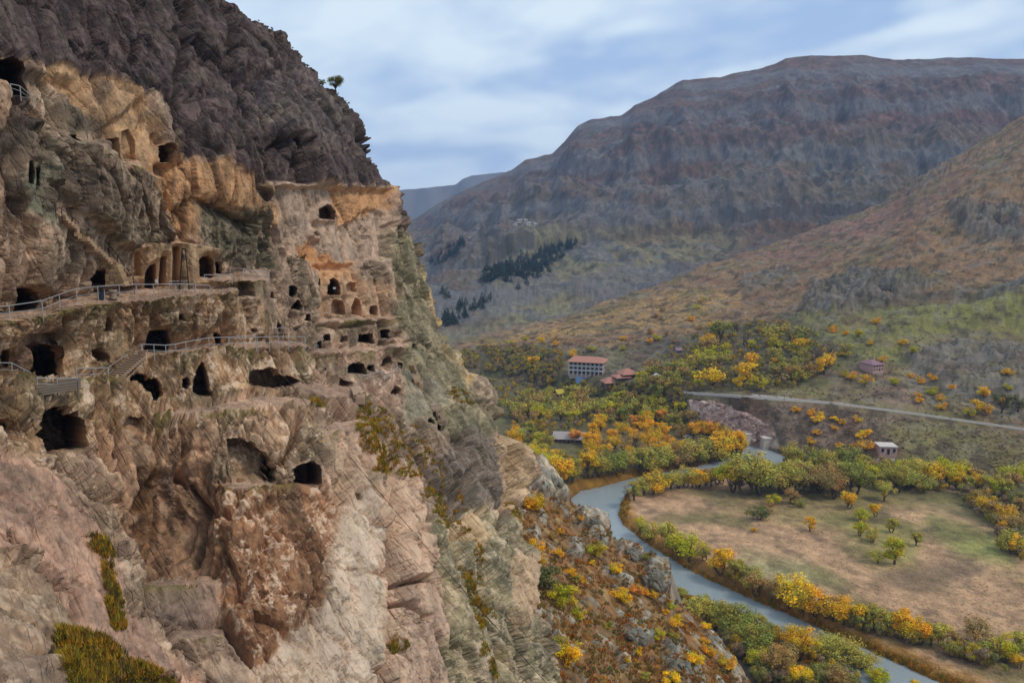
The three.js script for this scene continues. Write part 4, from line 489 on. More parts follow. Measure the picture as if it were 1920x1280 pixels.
// ------------------------------------------------------------------ trees and shrubs
const barkMat = mat(rgb([92, 78, 64]), 1);
function tube(a, b, r0, r1, n = 5) { const g = new THREE.CylinderGeometry(r1, r0, a.distanceTo(b), n, 1, true), d = b.clone().sub(a).normalize(); g.translate(0, a.distanceTo(b) / 2, 0); g.applyQuaternion(new THREE.Quaternion().setFromUnitVectors(new THREE.Vector3(0, 1, 0), d)); g.translate(a.x, a.y, a.z); return g; }
const V = (x, y, z) => new THREE.Vector3(x, y, z);
function leafCloud(r, lobes, count, size, spread) {                                           // many small bent leaf sprays on and inside the lobes
  const p = [], c = [], tot = lobes.reduce((s, l) => s + l.r * l.r, 0);
  for (const l of lobes) { const n = Math.round(count * l.r * l.r / tot), hue = 0.82 + r() * 0.36, warm = (r() - 0.5) * 0.46;
    for (let i = 0; i < n; i++) {
      const u = r() * 2 - 1, t = r() * 6.283, w = Math.sqrt(1 - u * u), q = l.r * (1 - spread * Math.pow(r(), 1.6)) * (0.9 + 0.2 * r()), dir = V(w * Math.cos(t), u, w * Math.sin(t));
      const o = V(l.x + dir.x * q, l.y + dir.y * q * (l.sy || 0.85), l.z + dir.z * q);
      const nn = dir.clone().multiplyScalar(0.75).add(V(r() - 0.5, r() * 0.7, r() - 0.5)).normalize(), a = V(r() - 0.5, r() - 0.5, r() - 0.5).cross(nn).normalize(), b = nn.clone().cross(a), s = size * (0.55 + 0.9 * r()), e = s * (0.45 + 0.4 * r());
      const A = o.clone().addScaledVector(a, -s), B = o.clone().addScaledVector(b, -e).addScaledVector(nn, 0.25 * s * (r() - 0.3)), C = o.clone().addScaledVector(a, s), D = o.clone().addScaledVector(b, e).addScaledVector(nn, -0.25 * s * r());
      for (const v of [A, B, C, A, C, D]) p.push(v.x, v.y, v.z);
      const k = hue * (0.72 + 0.5 * r()), col = [k * (1 + warm), k, k * (0.8 + 0.35 * r())]; for (let m = 0; m < 6; m++) c.push(...col);
    } }
  const g = new THREE.BufferGeometry(); g.setAttribute('position', new THREE.Float32BufferAttribute(p, 3)); g.setAttribute('color', new THREE.Float32BufferAttribute(c, 3)); g.computeVertexNormals(); return g;
}
function makeTree(seed, { count = 900, size = 0.035, rx = 0.4, y0 = 0.28, y1 = 1, lobes = 16, stems = 1, spread = 0.75, shrub = false }) {
  const r = rng(seed), list = [], wood = [], cy = (y0 + y1) / 2, ry = (y1 - y0) / 2;
  for (let i = 0; i < lobes; i++) { const u = r() * 2 - 1, t = r() * 6.283, q = Math.cbrt(r()) * 0.82, w = Math.sqrt(1 - u * u); const k = 0.75 + 0.45 * r(); list.push({ x: rx * q * w * Math.cos(t) * k, y: cy + ry * q * u * 0.86, z: rx * q * w * Math.sin(t) * k, r: rx * (0.24 + 0.22 * r()), sy: 0.75 + 0.3 * r() }); }
  const forkY = shrub ? 0.06 : y0 * (0.75 + 0.3 * r());
  for (let s = 0; s < stems; s++) { const t = s / stems * 6.283 + r(), lean = stems > 1 ? 0.08 + 0.06 * r() : 0.02, base = V(Math.cos(t) * 0.015 * (stems - 1), -0.03, Math.sin(t) * 0.015 * (stems - 1)), top = V(Math.cos(t) * lean, forkY, Math.sin(t) * lean), tr = 0.032 / Math.sqrt(stems);
    wood.push(tube(base, top, tr * 1.3, tr, 6)); list.forEach((l, i) => { if (i % stems === s) { const end = V(l.x * 0.9, l.y, l.z * 0.9), mid = top.clone().lerp(end, 0.5).add(V((r() - 0.5) * 0.06, 0.03 * r(), (r() - 0.5) * 0.06)); wood.push(tube(top, mid, tr * 0.55, tr * 0.34, 4), tube(mid, end, tr * 0.34, tr * 0.1, 4)); } }); }
  return { crown: leafCloud(r, list, count, size, spread), trunk: mergeGeometries(wood) };
}
const forms = {
  near: [11, 12, 13].map((s, i) => makeTree(s, { count: 4600, size: 0.017, rx: 0.4 + 0.04 * i, y0: 0.2, lobes: 24, stems: 1 + i })),
  mid: [21, 22, 23, 24, 25].map((s, i) => makeTree(s, { count: 2300, size: 0.022, rx: 0.36 + 0.04 * (i % 4), y0: 0.13, lobes: 15 + i, stems: 1 + i % 3 })),
  far: [31, 32, 33, 34].map((s, i) => makeTree(s, { count: 800, size: 0.033, rx: 0.4 + 0.05 * i, y0: 0.14, lobes: 12, stems: 1 })),
  bare: [41, 42].map((s) => makeTree(s, { count: 520, size: 0.016, rx: 0.42, y0: 0.2, lobes: 26, stems: 3, spread: 1 })),
  shrub: [51, 52, 53].map((s) => makeTree(s, { count: 1500, size: 0.032, rx: 0.56, y0: 0.03, lobes: 16, stems: 3, shrub: true })),
  tiny: [61, 62].map((s) => makeTree(s, { count: 90, size: 0.11, rx: 0.6, y0: 0.05, lobes: 7, stems: 1, shrub: true })),
};
function pineForm(seed) { const r = rng(seed), lobes = []; for (let i = 0; i < 9; i++) { const t = i / 8, n = 5 - Math.floor(t * 3.5); for (let k = 0; k < n; k++) { const a = k / n * 6.283 + r() * 2, q = 0.2 * (1 - t) + 0.02; lobes.push({ x: q * Math.cos(a), y: 0.16 + 0.8 * t, z: q * Math.sin(a), r: 0.06 + 0.08 * (1 - t), sy: 0.7 }); } } return { crown: leafCloud(r, lobes, 420, 0.04, 0.8), trunk: tube(V(0, -0.03, 0), V(0, 0.9, 0), 0.022, 0.006, 5) }; }
forms.pine = [71, 72].map(pineForm);
const tints = { gold: [200, 160, 72], orange: [204, 156, 78], redorange: [202, 144, 84], yellow: [220, 182, 68], lime: [170, 158, 70], olive: [156, 142, 80], willow: [168, 154, 88], green: [136, 130, 72], dark: [96, 95, 58], brown: [122, 104, 84], umber: [148, 120, 78], pine: [52, 64, 52] };
const words = { gold: 'golden', orange: 'orange', redorange: 'reddish orange', yellow: 'bright yellow', lime: 'yellow-green', olive: 'olive', willow: 'grey-green', green: 'green', dark: 'dark green', brown: 'leafless brown', umber: 'dull brown', pine: 'dark' };
const leafMats = {}; for (const k in tints) leafMats[k] = new THREE.MeshStandardMaterial({ color: new THREE.Color().setRGB(...rgb(tints[k], 1.28)), vertexColors: true, roughness: 0.9, side: THREE.DoubleSide });
const treeRand = rng(404), grown = [];
function grow(picker, px, py, hpx, tint, kind, place, group, sort = 'tree') {
  const p = picker.pick(px, py); if (!p) return; const list = forms[tint === 'brown' && kind !== 'shrub' && kind !== 'tiny' ? 'bare' : kind], f = list[Math.floor(treeRand() * list.length)], h = hpx * 1.26 * -p.z / F;
  const t = new THREE.Group(); t.position.copy(p); t.rotation.y = treeRand() * 6.283; t.scale.set(h * (1.08 + 0.26 * treeRand()), h, h * (1.08 + 0.26 * treeRand()));
  part(f.trunk, barkMat, sort === 'shrub' ? 'stems' : 'trunk', t); part(f.crown, leafMats[tint], 'crown', t); shade(t);
  grown.push({ t, px, tint, place, group, sort, h: hpx });
}
const rows = (picker, kind, place, group, sort, list) => { for (const [x, y, h, c] of list) grow(picker, x, y, h, c, kind, place, group, sort); };
rows(landPicker, 'mid', 'in the row along the meadow river bank', 'trees along the meadow bank', 'tree', [[1203, 1000, 32, 'lime'], [1216, 1012, 36, 'willow'], [1252, 1025, 48, 'willow'], [1270, 1044, 44, 'olive'], [1294, 1054, 54, 'lime'], [1319, 1052, 30, 'olive'], [1350, 1078, 52, 'gold'], [1381, 1090, 44, 'olive'], [1400, 1102, 40, 'olive'], [1419, 1119, 44, 'umber'], [1447, 1124, 40, 'umber'], [1481, 1139, 60, 'yellow'], [1503, 1145, 40, 'olive'], [1530, 1154, 54, 'orange'], [1548, 1158, 44, 'umber'], [1564, 1164, 48, 'orange'], [1582, 1170, 42, 'gold'], [1597, 1174, 50, 'gold'], [1618, 1178, 46, 'olive'], [1639, 1181, 48, 'olive'], [1662, 1188, 46, 'willow'], [1687, 1196, 55, 'orange'], [1706, 1202, 50, 'gold'], [1725, 1208, 50, 'orange'], [1745, 1211, 44, 'olive'], [1762, 1212, 48, 'willow'], [1790, 1222, 40, 'umber'], [1826, 1205, 44, 'umber'], [1822, 1241, 35, 'lime'], [1850, 1232, 40, 'olive'], [1882, 1242, 50, 'lime'], [1908, 1231, 50, 'willow'], [1912, 1254, 28, 'gold']]);
rows(landPicker, 'mid', 'in the thin row at the river bend', 'small trees on the inside of the bend', 'tree', [[1176, 940, 30, 'brown'], [1190, 937, 36, 'olive'], [1209, 928, 34, 'willow'], [1225, 928, 40, 'gold'], [1242, 922, 40, 'olive'], [1258, 916, 32, 'willow'], [1272, 914, 30, 'olive'], [1284, 914, 36, 'willow'], [1298, 913, 32, 'olive'], [1309, 913, 34, 'gold'], [1322, 910, 30, 'olive'], [1334, 910, 32, 'umber'], [1344, 908, 32, 'olive'], [1352, 906, 30, 'olive']]);
rows(landPicker, 'near', 'in the big willow clump beyond the meadow', 'big willows between the river and the meadow', 'tree', [[1376, 922, 56, 'lime'], [1400, 928, 78, 'willow'], [1425, 928, 66, 'willow'], [1440, 912, 52, 'olive'], [1464, 926, 62, 'olive'], [1485, 918, 56, 'willow'], [1514, 926, 54, 'umber'], [1538, 923, 50, 'umber'], [1564, 934, 50, 'umber'], [1604, 926, 60, 'green'], [1580, 912, 46, 'olive'], [1657, 939, 36, 'willow'], [1686, 923, 50, 'olive'], [1704, 915, 40, 'willow'], [1721, 908, 48, 'willow'], [1747, 911, 46, 'gold'], [1770, 908, 50, 'lime']]);
rows(landPicker, 'mid', 'in the belt of trees behind the willows', 'trees in the belt behind the willows', 'tree', [[1480, 872, 40, 'olive'], [1500, 870, 36, 'olive'], [1534, 882, 40, 'green'], [1556, 886, 38, 'olive'], [1575, 880, 34, 'green'], [1597, 882, 46, 'green'], [1620, 888, 36, 'olive'], [1640, 892, 36, 'umber'], [1662, 894, 34, 'olive'], [1690, 890, 30, 'willow'], [1790, 914, 34, 'gold'], [1811, 901, 38, 'olive'], [1826, 912, 34, 'umber'], [1838, 920, 30, 'gold'], [1856, 924, 34, 'olive'], [1872, 930, 32, 'lime'], [1888, 934, 36, 'olive'], [1906, 910, 44, 'lime'], [1838, 948, 32, 'umber'], [1852, 962, 34, 'gold'], [1866, 975, 36, 'umber'], [1882, 985, 38, 'orange'], [1900, 1000, 40, 'umber'], [1912, 968, 36, 'umber'], [1880, 1002, 26, 'orange'], [1896, 1040, 44, 'olive'], [1913, 1042, 36, 'yellow'], [1880, 1030, 26, 'olive']]);
rows(landPicker, 'mid', 'standing apart on the brown meadow', 'scattered trees on the meadow', 'tree', [[1519, 996, 27, 'orange'], [1592, 954, 34, 'gold'], [1641, 969, 28, 'gold'], [1614, 977, 24, 'lime'], [1611, 1005, 30, 'lime'], [1637, 1016, 26, 'olive'], [1672, 999, 28, 'olive'], [1648, 1056, 26, 'willow'], [1678, 1057, 50, 'lime'], [1719, 1022, 26, 'olive'], [1488, 944, 30, 'umber']]);
rows(landPicker, 'shrub', 'on the brown meadow', 'shrubs on the meadow', 'shrub', [[1425, 974, 30, 'dark'], [1437, 962, 20, 'umber'], [1414, 997, 9, 'gold'], [1500, 950, 16, 'green'], [1452, 946, 22, 'lime']]);
rows(landPicker, 'mid', 'in the row on the far side of the bend', 'trees along the outer bank', 'tree', [[1031, 895, 42, 'lime'], [1056, 913, 60, 'gold'], [1076, 905, 44, 'olive'], [1103, 896, 50, 'gold'], [1122, 893, 42, 'olive'], [1150, 890, 46, 'green'], [1172, 887, 44, 'olive'], [1200, 886, 50, 'olive'], [1214, 884, 42, 'willow'], [1228, 884, 46, 'olive'], [1252, 880, 42, 'willow'], [1275, 878, 46, 'umber'], [1303, 876, 52, 'olive'], [1331, 869, 46, 'olive'], [1350, 863, 50, 'gold'], [1375, 858, 50, 'orange'], [1386, 852, 40, 'gold'], [1042, 880, 36, 'olive'], [1010, 880, 40, 'lime'], [990, 872, 36, 'willow']]);
rows(landPicker, 'near', 'in the thicket between the rocky slope and the river', 'trees in the riverside thicket', 'tree', [[1310, 1172, 56, 'willow'], [1278, 1122, 22, 'willow'], [1336, 1178, 54, 'olive'], [1376, 1190, 62, 'green'], [1412, 1228, 60, 'green'], [1430, 1262, 46, 'lime'], [1464, 1272, 66, 'umber'], [1497, 1238, 66, 'gold'], [1472, 1204, 34, 'brown'], [1424, 1176, 26, 'willow'], [1498, 1288, 42, 'yellow'], [1558, 1246, 60, 'willow'], [1576, 1254, 62, 'olive'], [1612, 1262, 46, 'olive'], [1541, 1284, 42, 'green'], [1569, 1296, 46, 'umber'], [1642, 1290, 40, 'lime'], [1717, 1294, 20, 'yellow'], [1392, 1210, 46, 'olive'], [1446, 1240, 40, 'umber'], [1355, 1186, 40, 'willow'], [1440, 1200, 36, 'green']]);
rows(slopePicker, 'shrub', 'on the rocky slope under the cliff', 'shrubs on the rocky slope', 'shrub', [[997, 953, 34, 'orange'], [1006, 960, 26, 'gold'], [1003, 1040, 30, 'orange'], [1012, 1062, 22, 'orange'], [1025, 1103, 48, 'dark'], [1053, 1137, 44, 'lime'], [1085, 1160, 22, 'lime'], [1063, 1243, 42, 'yellow'], [1046, 1044, 18, 'orange'], [1115, 1042, 26, 'lime'], [1072, 1082, 18, 'orange'], [1080, 1092, 18, 'olive'], [1154, 1075, 20, 'yellow'], [1110, 1060, 10, 'yellow'], [1094, 1093, 12, 'orange'], [1197, 1115, 22, 'redorange'], [1166, 1130, 30, 'gold'], [1222, 1120, 18, 'orange'], [1270, 1175, 22, 'yellow'], [1232, 1200, 22, 'lime'], [1264, 1197, 15, 'olive'], [1193, 1228, 18, 'gold'], [1260, 1284, 28, 'yellow'], [1304, 1245, 25, 'yellow'], [1332, 1230, 22, 'orange'], [1363, 1252, 25, 'gold'], [1324, 1180, 15, 'yellow'], [1322, 1210, 15, 'orange'], [1250, 1153, 12, 'orange'], [1174, 1243, 12, 'gold'], [1210, 1047, 12, 'green'], [1047, 962, 12, 'umber'], [1088, 975, 10, 'orange'], [1049, 1003, 12, 'orange'], [1260, 1142, 14, 'lime'], [1035, 1012, 14, 'umber'], [1130, 1100, 14, 'umber'], [1100, 1195, 16, 'umber'], [1220, 1170, 14, 'umber'], [1140, 1180, 16, 'olive'], [1050, 1215, 26, 'olive'], [1130, 1285, 16, 'umber'], [1210, 1275, 16, 'olive']]);
function wood(n, poly, hs, cols, kind, place, group, sort = 'tree', seed = 1) { const r = rng(seed), bb = bounds(poly); let k = 0, tries = 0; const done = []; while (k < n && tries++ < n * 30) { const x = lerp(bb[0], bb[2], r()), y = lerp(bb[1], bb[3], r()); if (sdPoly(poly, bb, x, y, 1) > 0 || done.some(([a, b]) => Math.abs(a - x) < 7 && Math.abs(b - y) < 5)) continue; done.push([x, y]); k++; grow(landPicker, x, y, lerp(hs[0], hs[1], r()), cols[Math.floor(r() * cols.length)], kind, place, group, sort); } }
wood(46, [[1060, 838], [1120, 800], [1260, 796], [1390, 830], [1386, 850], [1330, 858], [1200, 862], [1100, 862]], [20, 30], ['orange', 'orange', 'redorange', 'gold', 'orange', 'umber', 'gold', 'orange'], 'mid', 'in the orange orchard by the river', 'orchard trees inside the bend', 'tree', 3);
wood(52, [[950, 770], [985, 745], [1150, 752], [1270, 770], [1310, 800], [1290, 806], [1120, 792], [960, 800]], [20, 32], ['olive', 'willow', 'green', 'olive', 'lime', 'umber'], 'far', 'in the wood behind the orchard', 'trees of the wood behind the orchard', 'tree', 4);
wood(46, [[1290, 725], [1330, 640], [1430, 610], [1560, 650], [1620, 690], [1560, 715], [1420, 735]], [20, 36], ['gold', 'green', 'olive', 'lime', 'umber', 'yellow', 'olive', 'brown'], 'far', 'in the wood above the road', 'trees of the wood above the road', 'tree', 5);
wood(24, [[1180, 735], [1210, 705], [1290, 690], [1290, 735], [1250, 758]], [18, 30], ['green', 'olive', 'green', 'lime', 'umber'], 'far', 'around the pavilions', 'trees around the pavilions', 'tree', 6);
wood(26, [[1510, 640], [1560, 600], [1700, 600], [1900, 640], [1900, 790], [1700, 760], [1560, 700]], [9, 15], ['gold', 'orange', 'lime', 'gold', 'orange'], 'shrub', 'on the hillside above the road', 'autumn shrubs above the road', 'shrub', 7);
wood(14, [[1470, 770], [1640, 790], [1640, 860], [1520, 850]], [9, 16], ['gold', 'orange', 'yellow'], 'shrub', 'on the bank between road and meadow', 'autumn shrubs below the road', 'shrub', 8);
wood(24, [[900, 660], [960, 640], [1100, 620], [1330, 560], [1400, 590], [1250, 650], [1000, 680]], [7, 12], ['gold', 'orange', 'lime', 'umber'], 'shrub', 'on the hillside behind the long red-roofed building', 'autumn shrubs behind the long building', 'shrub', 9);
wood(18, [[1480, 905], [1700, 892], [1860, 905], [1920, 930], [1920, 950], [1800, 925], [1640, 920]], [28, 42], ['olive', 'willow', 'gold', 'lime', 'umber'], 'mid', 'in the tree belt at the head of the meadow', 'trees in the belt at the head of the meadow', 'tree', 12);
wood(14, [[955, 830], [1000, 810], [1050, 850], [1040, 890], [980, 880]], [28, 40], ['lime', 'olive', 'willow', 'gold'], 'mid', 'between the cliff and the orchard', 'trees between the cliff and the orchard', 'tree', 13);
rows(landPicker, 'far', 'singled out near the hill road', 'trees near the hill road', 'tree', [[1623, 722, 22, 'gold'], [1622, 850, 24, 'orange'], [1832, 775, 26, 'gold'], [1850, 780, 22, 'orange'], [1878, 775, 34, 'dark'], [1910, 770, 30, 'dark'], [1845, 745, 20, 'yellow'], [1820, 783, 18, 'lime'], [1340, 728, 36, 'yellow'], [1312, 725, 32, 'lime'], [1395, 726, 44, 'gold'], [1407, 700, 36, 'orange'], [1350, 672, 30, 'lime'], [1127, 692, 20, 'lime'], [1000, 690, 20, 'gold'], [1072, 672, 16, 'gold']]);
rows(landPicker, 'pine', 'standing clear of the dark pine patch', 'pines on the far slope', 'tree', [[905, 528, 18, 'pine'], [925, 524, 20, 'pine'], [942, 520, 22, 'pine'], [957, 512, 26, 'pine'], [976, 505, 30, 'pine'], [990, 500, 24, 'pine'], [1010, 520, 14, 'pine'], [1028, 512, 14, 'pine'], [972, 545, 12, 'pine'], [987, 537, 12, 'pine'], [838, 560, 18, 'pine'], [832, 548, 14, 'pine']]);
{ // names and labels: by look and place, then by order from the left
  const ord = ['first', 'second', 'third', 'fourth', 'fifth', 'sixth', 'seventh', 'eighth', 'ninth', 'tenth', 'eleventh', 'twelfth', 'thirteenth', 'fourteenth', 'fifteenth', 'sixteenth', 'seventeenth', 'eighteenth', 'nineteenth', 'twentieth', 'twenty-first', 'twenty-second', 'twenty-third', 'twenty-fourth', 'twenty-fifth'], sets = {};
  for (const g of grown) (sets[g.place + g.tint + g.sort] ||= []).push(g);
  for (const k in sets) { const l = sets[k].sort((a, b) => a.px - b.px); l.forEach((g, i) => { const kind = g.tint === 'pine' ? 'pine tree' : g.sort, what = `${words[g.tint]} ${kind} ${g.place}`; g.t.userData.label = l.length === 1 ? `only ${what}` : l.length <= 25 ? `${ord[i]} ${what}, from left` : what; }); }
  for (const g of grown) add(g.t, g.sort === 'shrub' ? 'shrub' : g.tint === 'pine' ? 'pine_tree' : g.tint === 'brown' ? 'bare_tree' : 'broadleaf_tree', g.t.userData.label, g.sort, g.group);
}
// masses nobody could count
function scatter(picker, n, polys, seed, make, name, label, category, geometry, material) {
  const r = rng(seed), m4 = new THREE.Matrix4(), mats = [], cols = [], N = picker.s.length / 2; let tries = 0; const P2 = polys.map((p) => [p, bounds(p)]);
  while (mats.length < n && tries++ < n * 200) { const k = Math.floor(r() * N), x = picker.s[k * 2], y = picker.s[k * 2 + 1]; let ok = false; for (const [p, bb] of P2) if (sdPoly(p, bb, x, y, 1) < 0) { ok = true; break; } if (!ok) continue; const q = V(picker.pos[k * 3], picker.pos[k * 3 + 1], picker.pos[k * 3 + 2]); const s = make(r, q, x, y); if (!s) continue; m4.compose(q, new THREE.Quaternion().setFromEuler(new THREE.Euler((r() - 0.5) * 0.4, r() * 6.283, (r() - 0.5) * 0.4)), V(s[0], s[1], s[0])); mats.push(m4.clone()); cols.push(s[2]); }
  const im = new THREE.InstancedMesh(geometry, material, mats.length); const c = new THREE.Color(); mats.forEach((m, i) => { im.setMatrixAt(i, m); im.setColorAt(i, c.setRGB(...cols[i])); }); add(im, name, label, category, null, 'stuff'); shade(im); return im;
}
const whiteLeaf = new THREE.MeshStandardMaterial({ color: 0xffffff, vertexColors: true, roughness: 0.95, side: THREE.DoubleSide });
const pickC = (r, list) => rgb(list[Math.floor(r() * list.length)], 0.85 + 0.4 * r());
function tuftForm(seed, n, w) { const r = rng(seed), p = [], c = []; for (let i = 0; i < n; i++) { const a = r() * 6.283, l = 0.4 + 0.6 * r(), o = 0.5 * Math.sqrt(r()), x = o * Math.cos(a * 3), z = o * Math.sin(a * 3), dx = Math.cos(a) * w, dz = Math.sin(a) * w, bx = x + Math.sin(a) * 0.45 * l + (r() - 0.5) * 0.3, bz = z - Math.cos(a) * 0.45 * l; p.push(x - dx, -0.1, z - dz, x + dx, -0.1, z + dz, bx, l, bz); const k = 0.7 + 0.55 * r(); for (let j = 0; j < 3; j++) c.push(k, k, k); } const g = new THREE.BufferGeometry(); g.setAttribute('position', new THREE.Float32BufferAttribute(p, 3)); g.setAttribute('color', new THREE.Float32BufferAttribute(c, 3)); g.computeVertexNormals(); return g; }
const tuft = tuftForm(91, 26, 0.06);
const hillCols = [[112, 96, 74], [104, 98, 68], [128, 104, 72], [98, 86, 74], [150, 116, 66], [92, 90, 62]], scrubCols = [[138, 118, 92], [128, 116, 84], [150, 124, 86], [122, 108, 92], [164, 130, 80], [134, 112, 100]];
scatter(landPicker, 13000, [[[870, 660], [1100, 590], [1300, 520], [1500, 452], [1730, 340], [1920, 220], [1920, 800], [1600, 760], [1300, 740], [1050, 690]]], 21, (r, q) => { if (noise(q.x / 24, 3, q.z / 24) < -0.12) return null; const s = 0.45 + 1.5 * r() * r() * r(); return [s * 1.2, s * 0.8, pickC(r, hillCols)]; }, 'hill_scrub', 'low brown scrub covering the hill above the road', 'scrub', forms.tiny[0].crown, whiteLeaf);
scatter(landPicker, 1500, [[[1290, 745], [1560, 765], [1920, 815], [1920, 900], [1640, 878], [1480, 850], [1400, 780]]], 22, (r) => { const s = 0.4 + 0.9 * r(); return [s * 1.2, s * 0.7, pickC(r, scrubCols)]; }, 'bank_scrub', 'low scrub on the bank below the road', 'scrub', forms.tiny[1].crown, whiteLeaf);
scatter(landPicker, 3800, [[[840, 672], [900, 655], [985, 652], [1060, 672], [1150, 722], [1280, 738], [1290, 762], [1100, 764], [950, 790], [870, 720]], [[940, 740], [1270, 740], [1310, 800], [1360, 834], [1290, 815], [1100, 800], [1030, 830], [1000, 880], [960, 850]], [[1180, 700], [1290, 640], [1420, 600], [1600, 680], [1480, 735], [1290, 735]], [[1470, 868], [1640, 884], [1900, 912], [1920, 960], [1780, 925], [1700, 915], [1480, 920]], [[1790, 930], [1860, 945], [1920, 990], [1920, 1060], [1870, 1010]], [[1030, 860], [1390, 850], [1380, 868], [1200, 892], [1060, 910]], [[1340, 1062], [1500, 1130], [1700, 1190], [1920, 1240], [1920, 1275], [1700, 1210], [1480, 1145], [1330, 1075]], [[1290, 1130], [1400, 1180], [1560, 1260], [1640, 1300], [1420, 1290], [1350, 1200]]], 23, (r, q, x, y) => { if ((x > 1056 && x < 1215 && y > 660 && y < 724) || noise(q.x / 14, 2, q.z / 14) < -0.2) return null; const s = 2.5 + 3.5 * r(); return [s * 0.75, s, pickC(r, [[150, 128, 100], [148, 138, 84], [166, 146, 86], [152, 126, 104], [134, 128, 82], [190, 154, 80]])]; }, 'valley_wood', 'mixed brown and olive undergrowth filling the valley woods', 'undergrowth', forms.far[1].crown, whiteLeaf);
scatter(landPicker, 420, [[[990, 500], [1020, 455], [1095, 445], [1060, 480], [1010, 515], [960, 535], [900, 530], [910, 510], [960, 500]], [[830, 610], [845, 585], [885, 565], [925, 560], [900, 585], [850, 615]], [[800, 500], [840, 460], [880, 450], [860, 480], [820, 500]]], 24, (r) => { const s = 7 + 7 * r(); return [s, s, pickC(r, [[52, 64, 52], [46, 58, 50]])]; }, 'pine_wood', 'dark patch of pines on the far mountain slope', 'pine wood', forms.pine[0].crown, whiteLeaf);
scatter(landPicker, 2400, [riverPx.map(([x, y]) => [x, y])].concat([[[1150, 940], [1180, 925], [1178, 980], [1300, 1065], [1500, 1150], [1700, 1235], [1920, 1330], [1900, 1345], [1680, 1260], [1480, 1172], [1300, 1090], [1160, 985]]]), 25, (r, q) => { const wd = sdPoly(riverW, riverBB, q.x, -q.z, 40); if (wd < 0.2 || wd > 6) return null; const s = 0.7 + 0.9 * r(); return [s, s, pickC(r, [[178, 132, 60], [150, 124, 62], [188, 124, 54], [128, 118, 60]])]; }, 'river_reeds', 'orange-brown reeds fringing the river banks', 'reeds', tuft, whiteLeaf);
scatter(landPicker, 3500, [[[1170, 985], [1160, 935], [1350, 895], [1500, 905], [1920, 1010], [1920, 1320], [1700, 1235], [1400, 1105]]], 26, (r, q) => { const s = 0.3 + 0.4 * r(); return [s * 1.3, s * 0.5, pickC(r, [[186, 156, 126], [170, 150, 108], [164, 138, 108], [192, 162, 130]])]; }, 'meadow_grass', 'dry tussock grass on the river meadow', 'grass', tuft, whiteLeaf);
scatter(slopePicker, 6500, [[[980, 900], [1060, 930], [1140, 980], [1250, 1060], [1330, 1170], [1440, 1330], [1440, 1500], [1000, 1500], [980, 1050]]], 27, (r, q) => { if (noise(q.x / 3, q.y / 3, q.z / 3) < -0.15) return null; const s = 0.3 + 0.6 * r(); return [s, s, pickC(r, [[150, 110, 68], [176, 142, 92], [136, 100, 68], [132, 118, 74], [170, 122, 72]])]; }, 'slope_grass', 'rust and straw coloured grass on the slope under the cliff', 'grass', tuft, whiteLeaf);
scatter(slopePicker, 320, [[[985, 930], [1060, 930], [1140, 980], [1250, 1060], [1330, 1170], [1420, 1330], [1010, 1330]]], 28, (r) => { const s = 0.5 + 0.9 * r(); return [s, s, pickC(r, [[150, 92, 48], [116, 92, 56], [96, 88, 50], [176, 120, 50]])]; }, 'slope_scrub', 'low rusty scrub between the rocks of the slope', 'scrub', forms.tiny[0].crown, whiteLeaf);
scatter(cliffPicker, 6000, [[[668, 765], [700, 755], [780, 800], [830, 860], [880, 960], [850, 965], [790, 900], [740, 885], [690, 865], [670, 800]], [[770, 850], [840, 940], [870, 990], [830, 990], [790, 930]], [[98, 1178], [180, 1188], [250, 1238], [330, 1272], [335, 1320], [150, 1320]], [[165, 1002], [190, 1008], [214, 1042], [205, 1050], [175, 1030]], [[190, 1056], [205, 1060], [225, 1120], [232, 1175], [210, 1180], [195, 1110]], [[850, 985], [880, 990], [930, 1060], [900, 1060]], [[860, 1060], [900, 1075], [930, 1160], [900, 1180]], [[585, 745], [605, 745], [605, 770], [588, 768]], [[840, 720], [890, 740], [890, 760], [850, 750]], [[690, 815], [760, 830], [760, 900], [700, 880]], [[725, 1195], [760, 1195], [765, 1220], [735, 1225]], [[905, 1195], [935, 1260], [925, 1280], [900, 1230]], [[940, 920], [975, 960], [985, 1000], [960, 980]]], 29, (r, q) => { if (noise(q.x / 1.6, q.y / 1.6, q.z / 1.6) < -0.1) return null; const s = 0.25 + 0.4 * r(); return [s, s * 0.8, pickC(r, [[150, 130, 62], [128, 116, 58], [172, 132, 66], [112, 104, 54], [160, 118, 62]])]; }, 'cliff_grass', 'tufts of yellow-green grass on the cliff ledges', 'grass', tuft, whiteLeaf);
scatter(cliffPicker, 260, [[[430, -4], [520, 58], [590, 130], [600, 160], [560, 110], [480, 40]], [[600, 150], [660, 200], [650, 205], [600, 165]], [[535, 480], [575, 480], [580, 515], [545, 520]]], 30, (r) => { const s = 0.2 + 0.32 * r(); return [s, s, pickC(r, [[86, 80, 52], [104, 92, 56], [74, 72, 50]])]; }, 'cliff_top_scrub', 'dark scrub fringing the top of the cliff', 'scrub', forms.tiny[1].crown, whiteLeaf);
scatter(cliffPicker, 1500, [[[98, 1178], [180, 1188], [250, 1238], [330, 1272], [335, 1320], [150, 1320]], [[163, 1000], [190, 1006], [214, 1042], [205, 1052], [175, 1032]], [[188, 1054], [205, 1058], [225, 1120], [234, 1178], [208, 1182], [194, 1110]]], 31, (r, q) => { const s = 0.22 + 0.36 * r(); return [s, s * 0.9, pickC(r, [[120, 108, 56], [98, 94, 50], [140, 112, 62], [88, 82, 48], [128, 92, 56]])]; }, 'hollow_grass', 'dark green and brown grass filling the hollow at the foot of the pink slabs', 'grass', tuft, whiteLeaf);

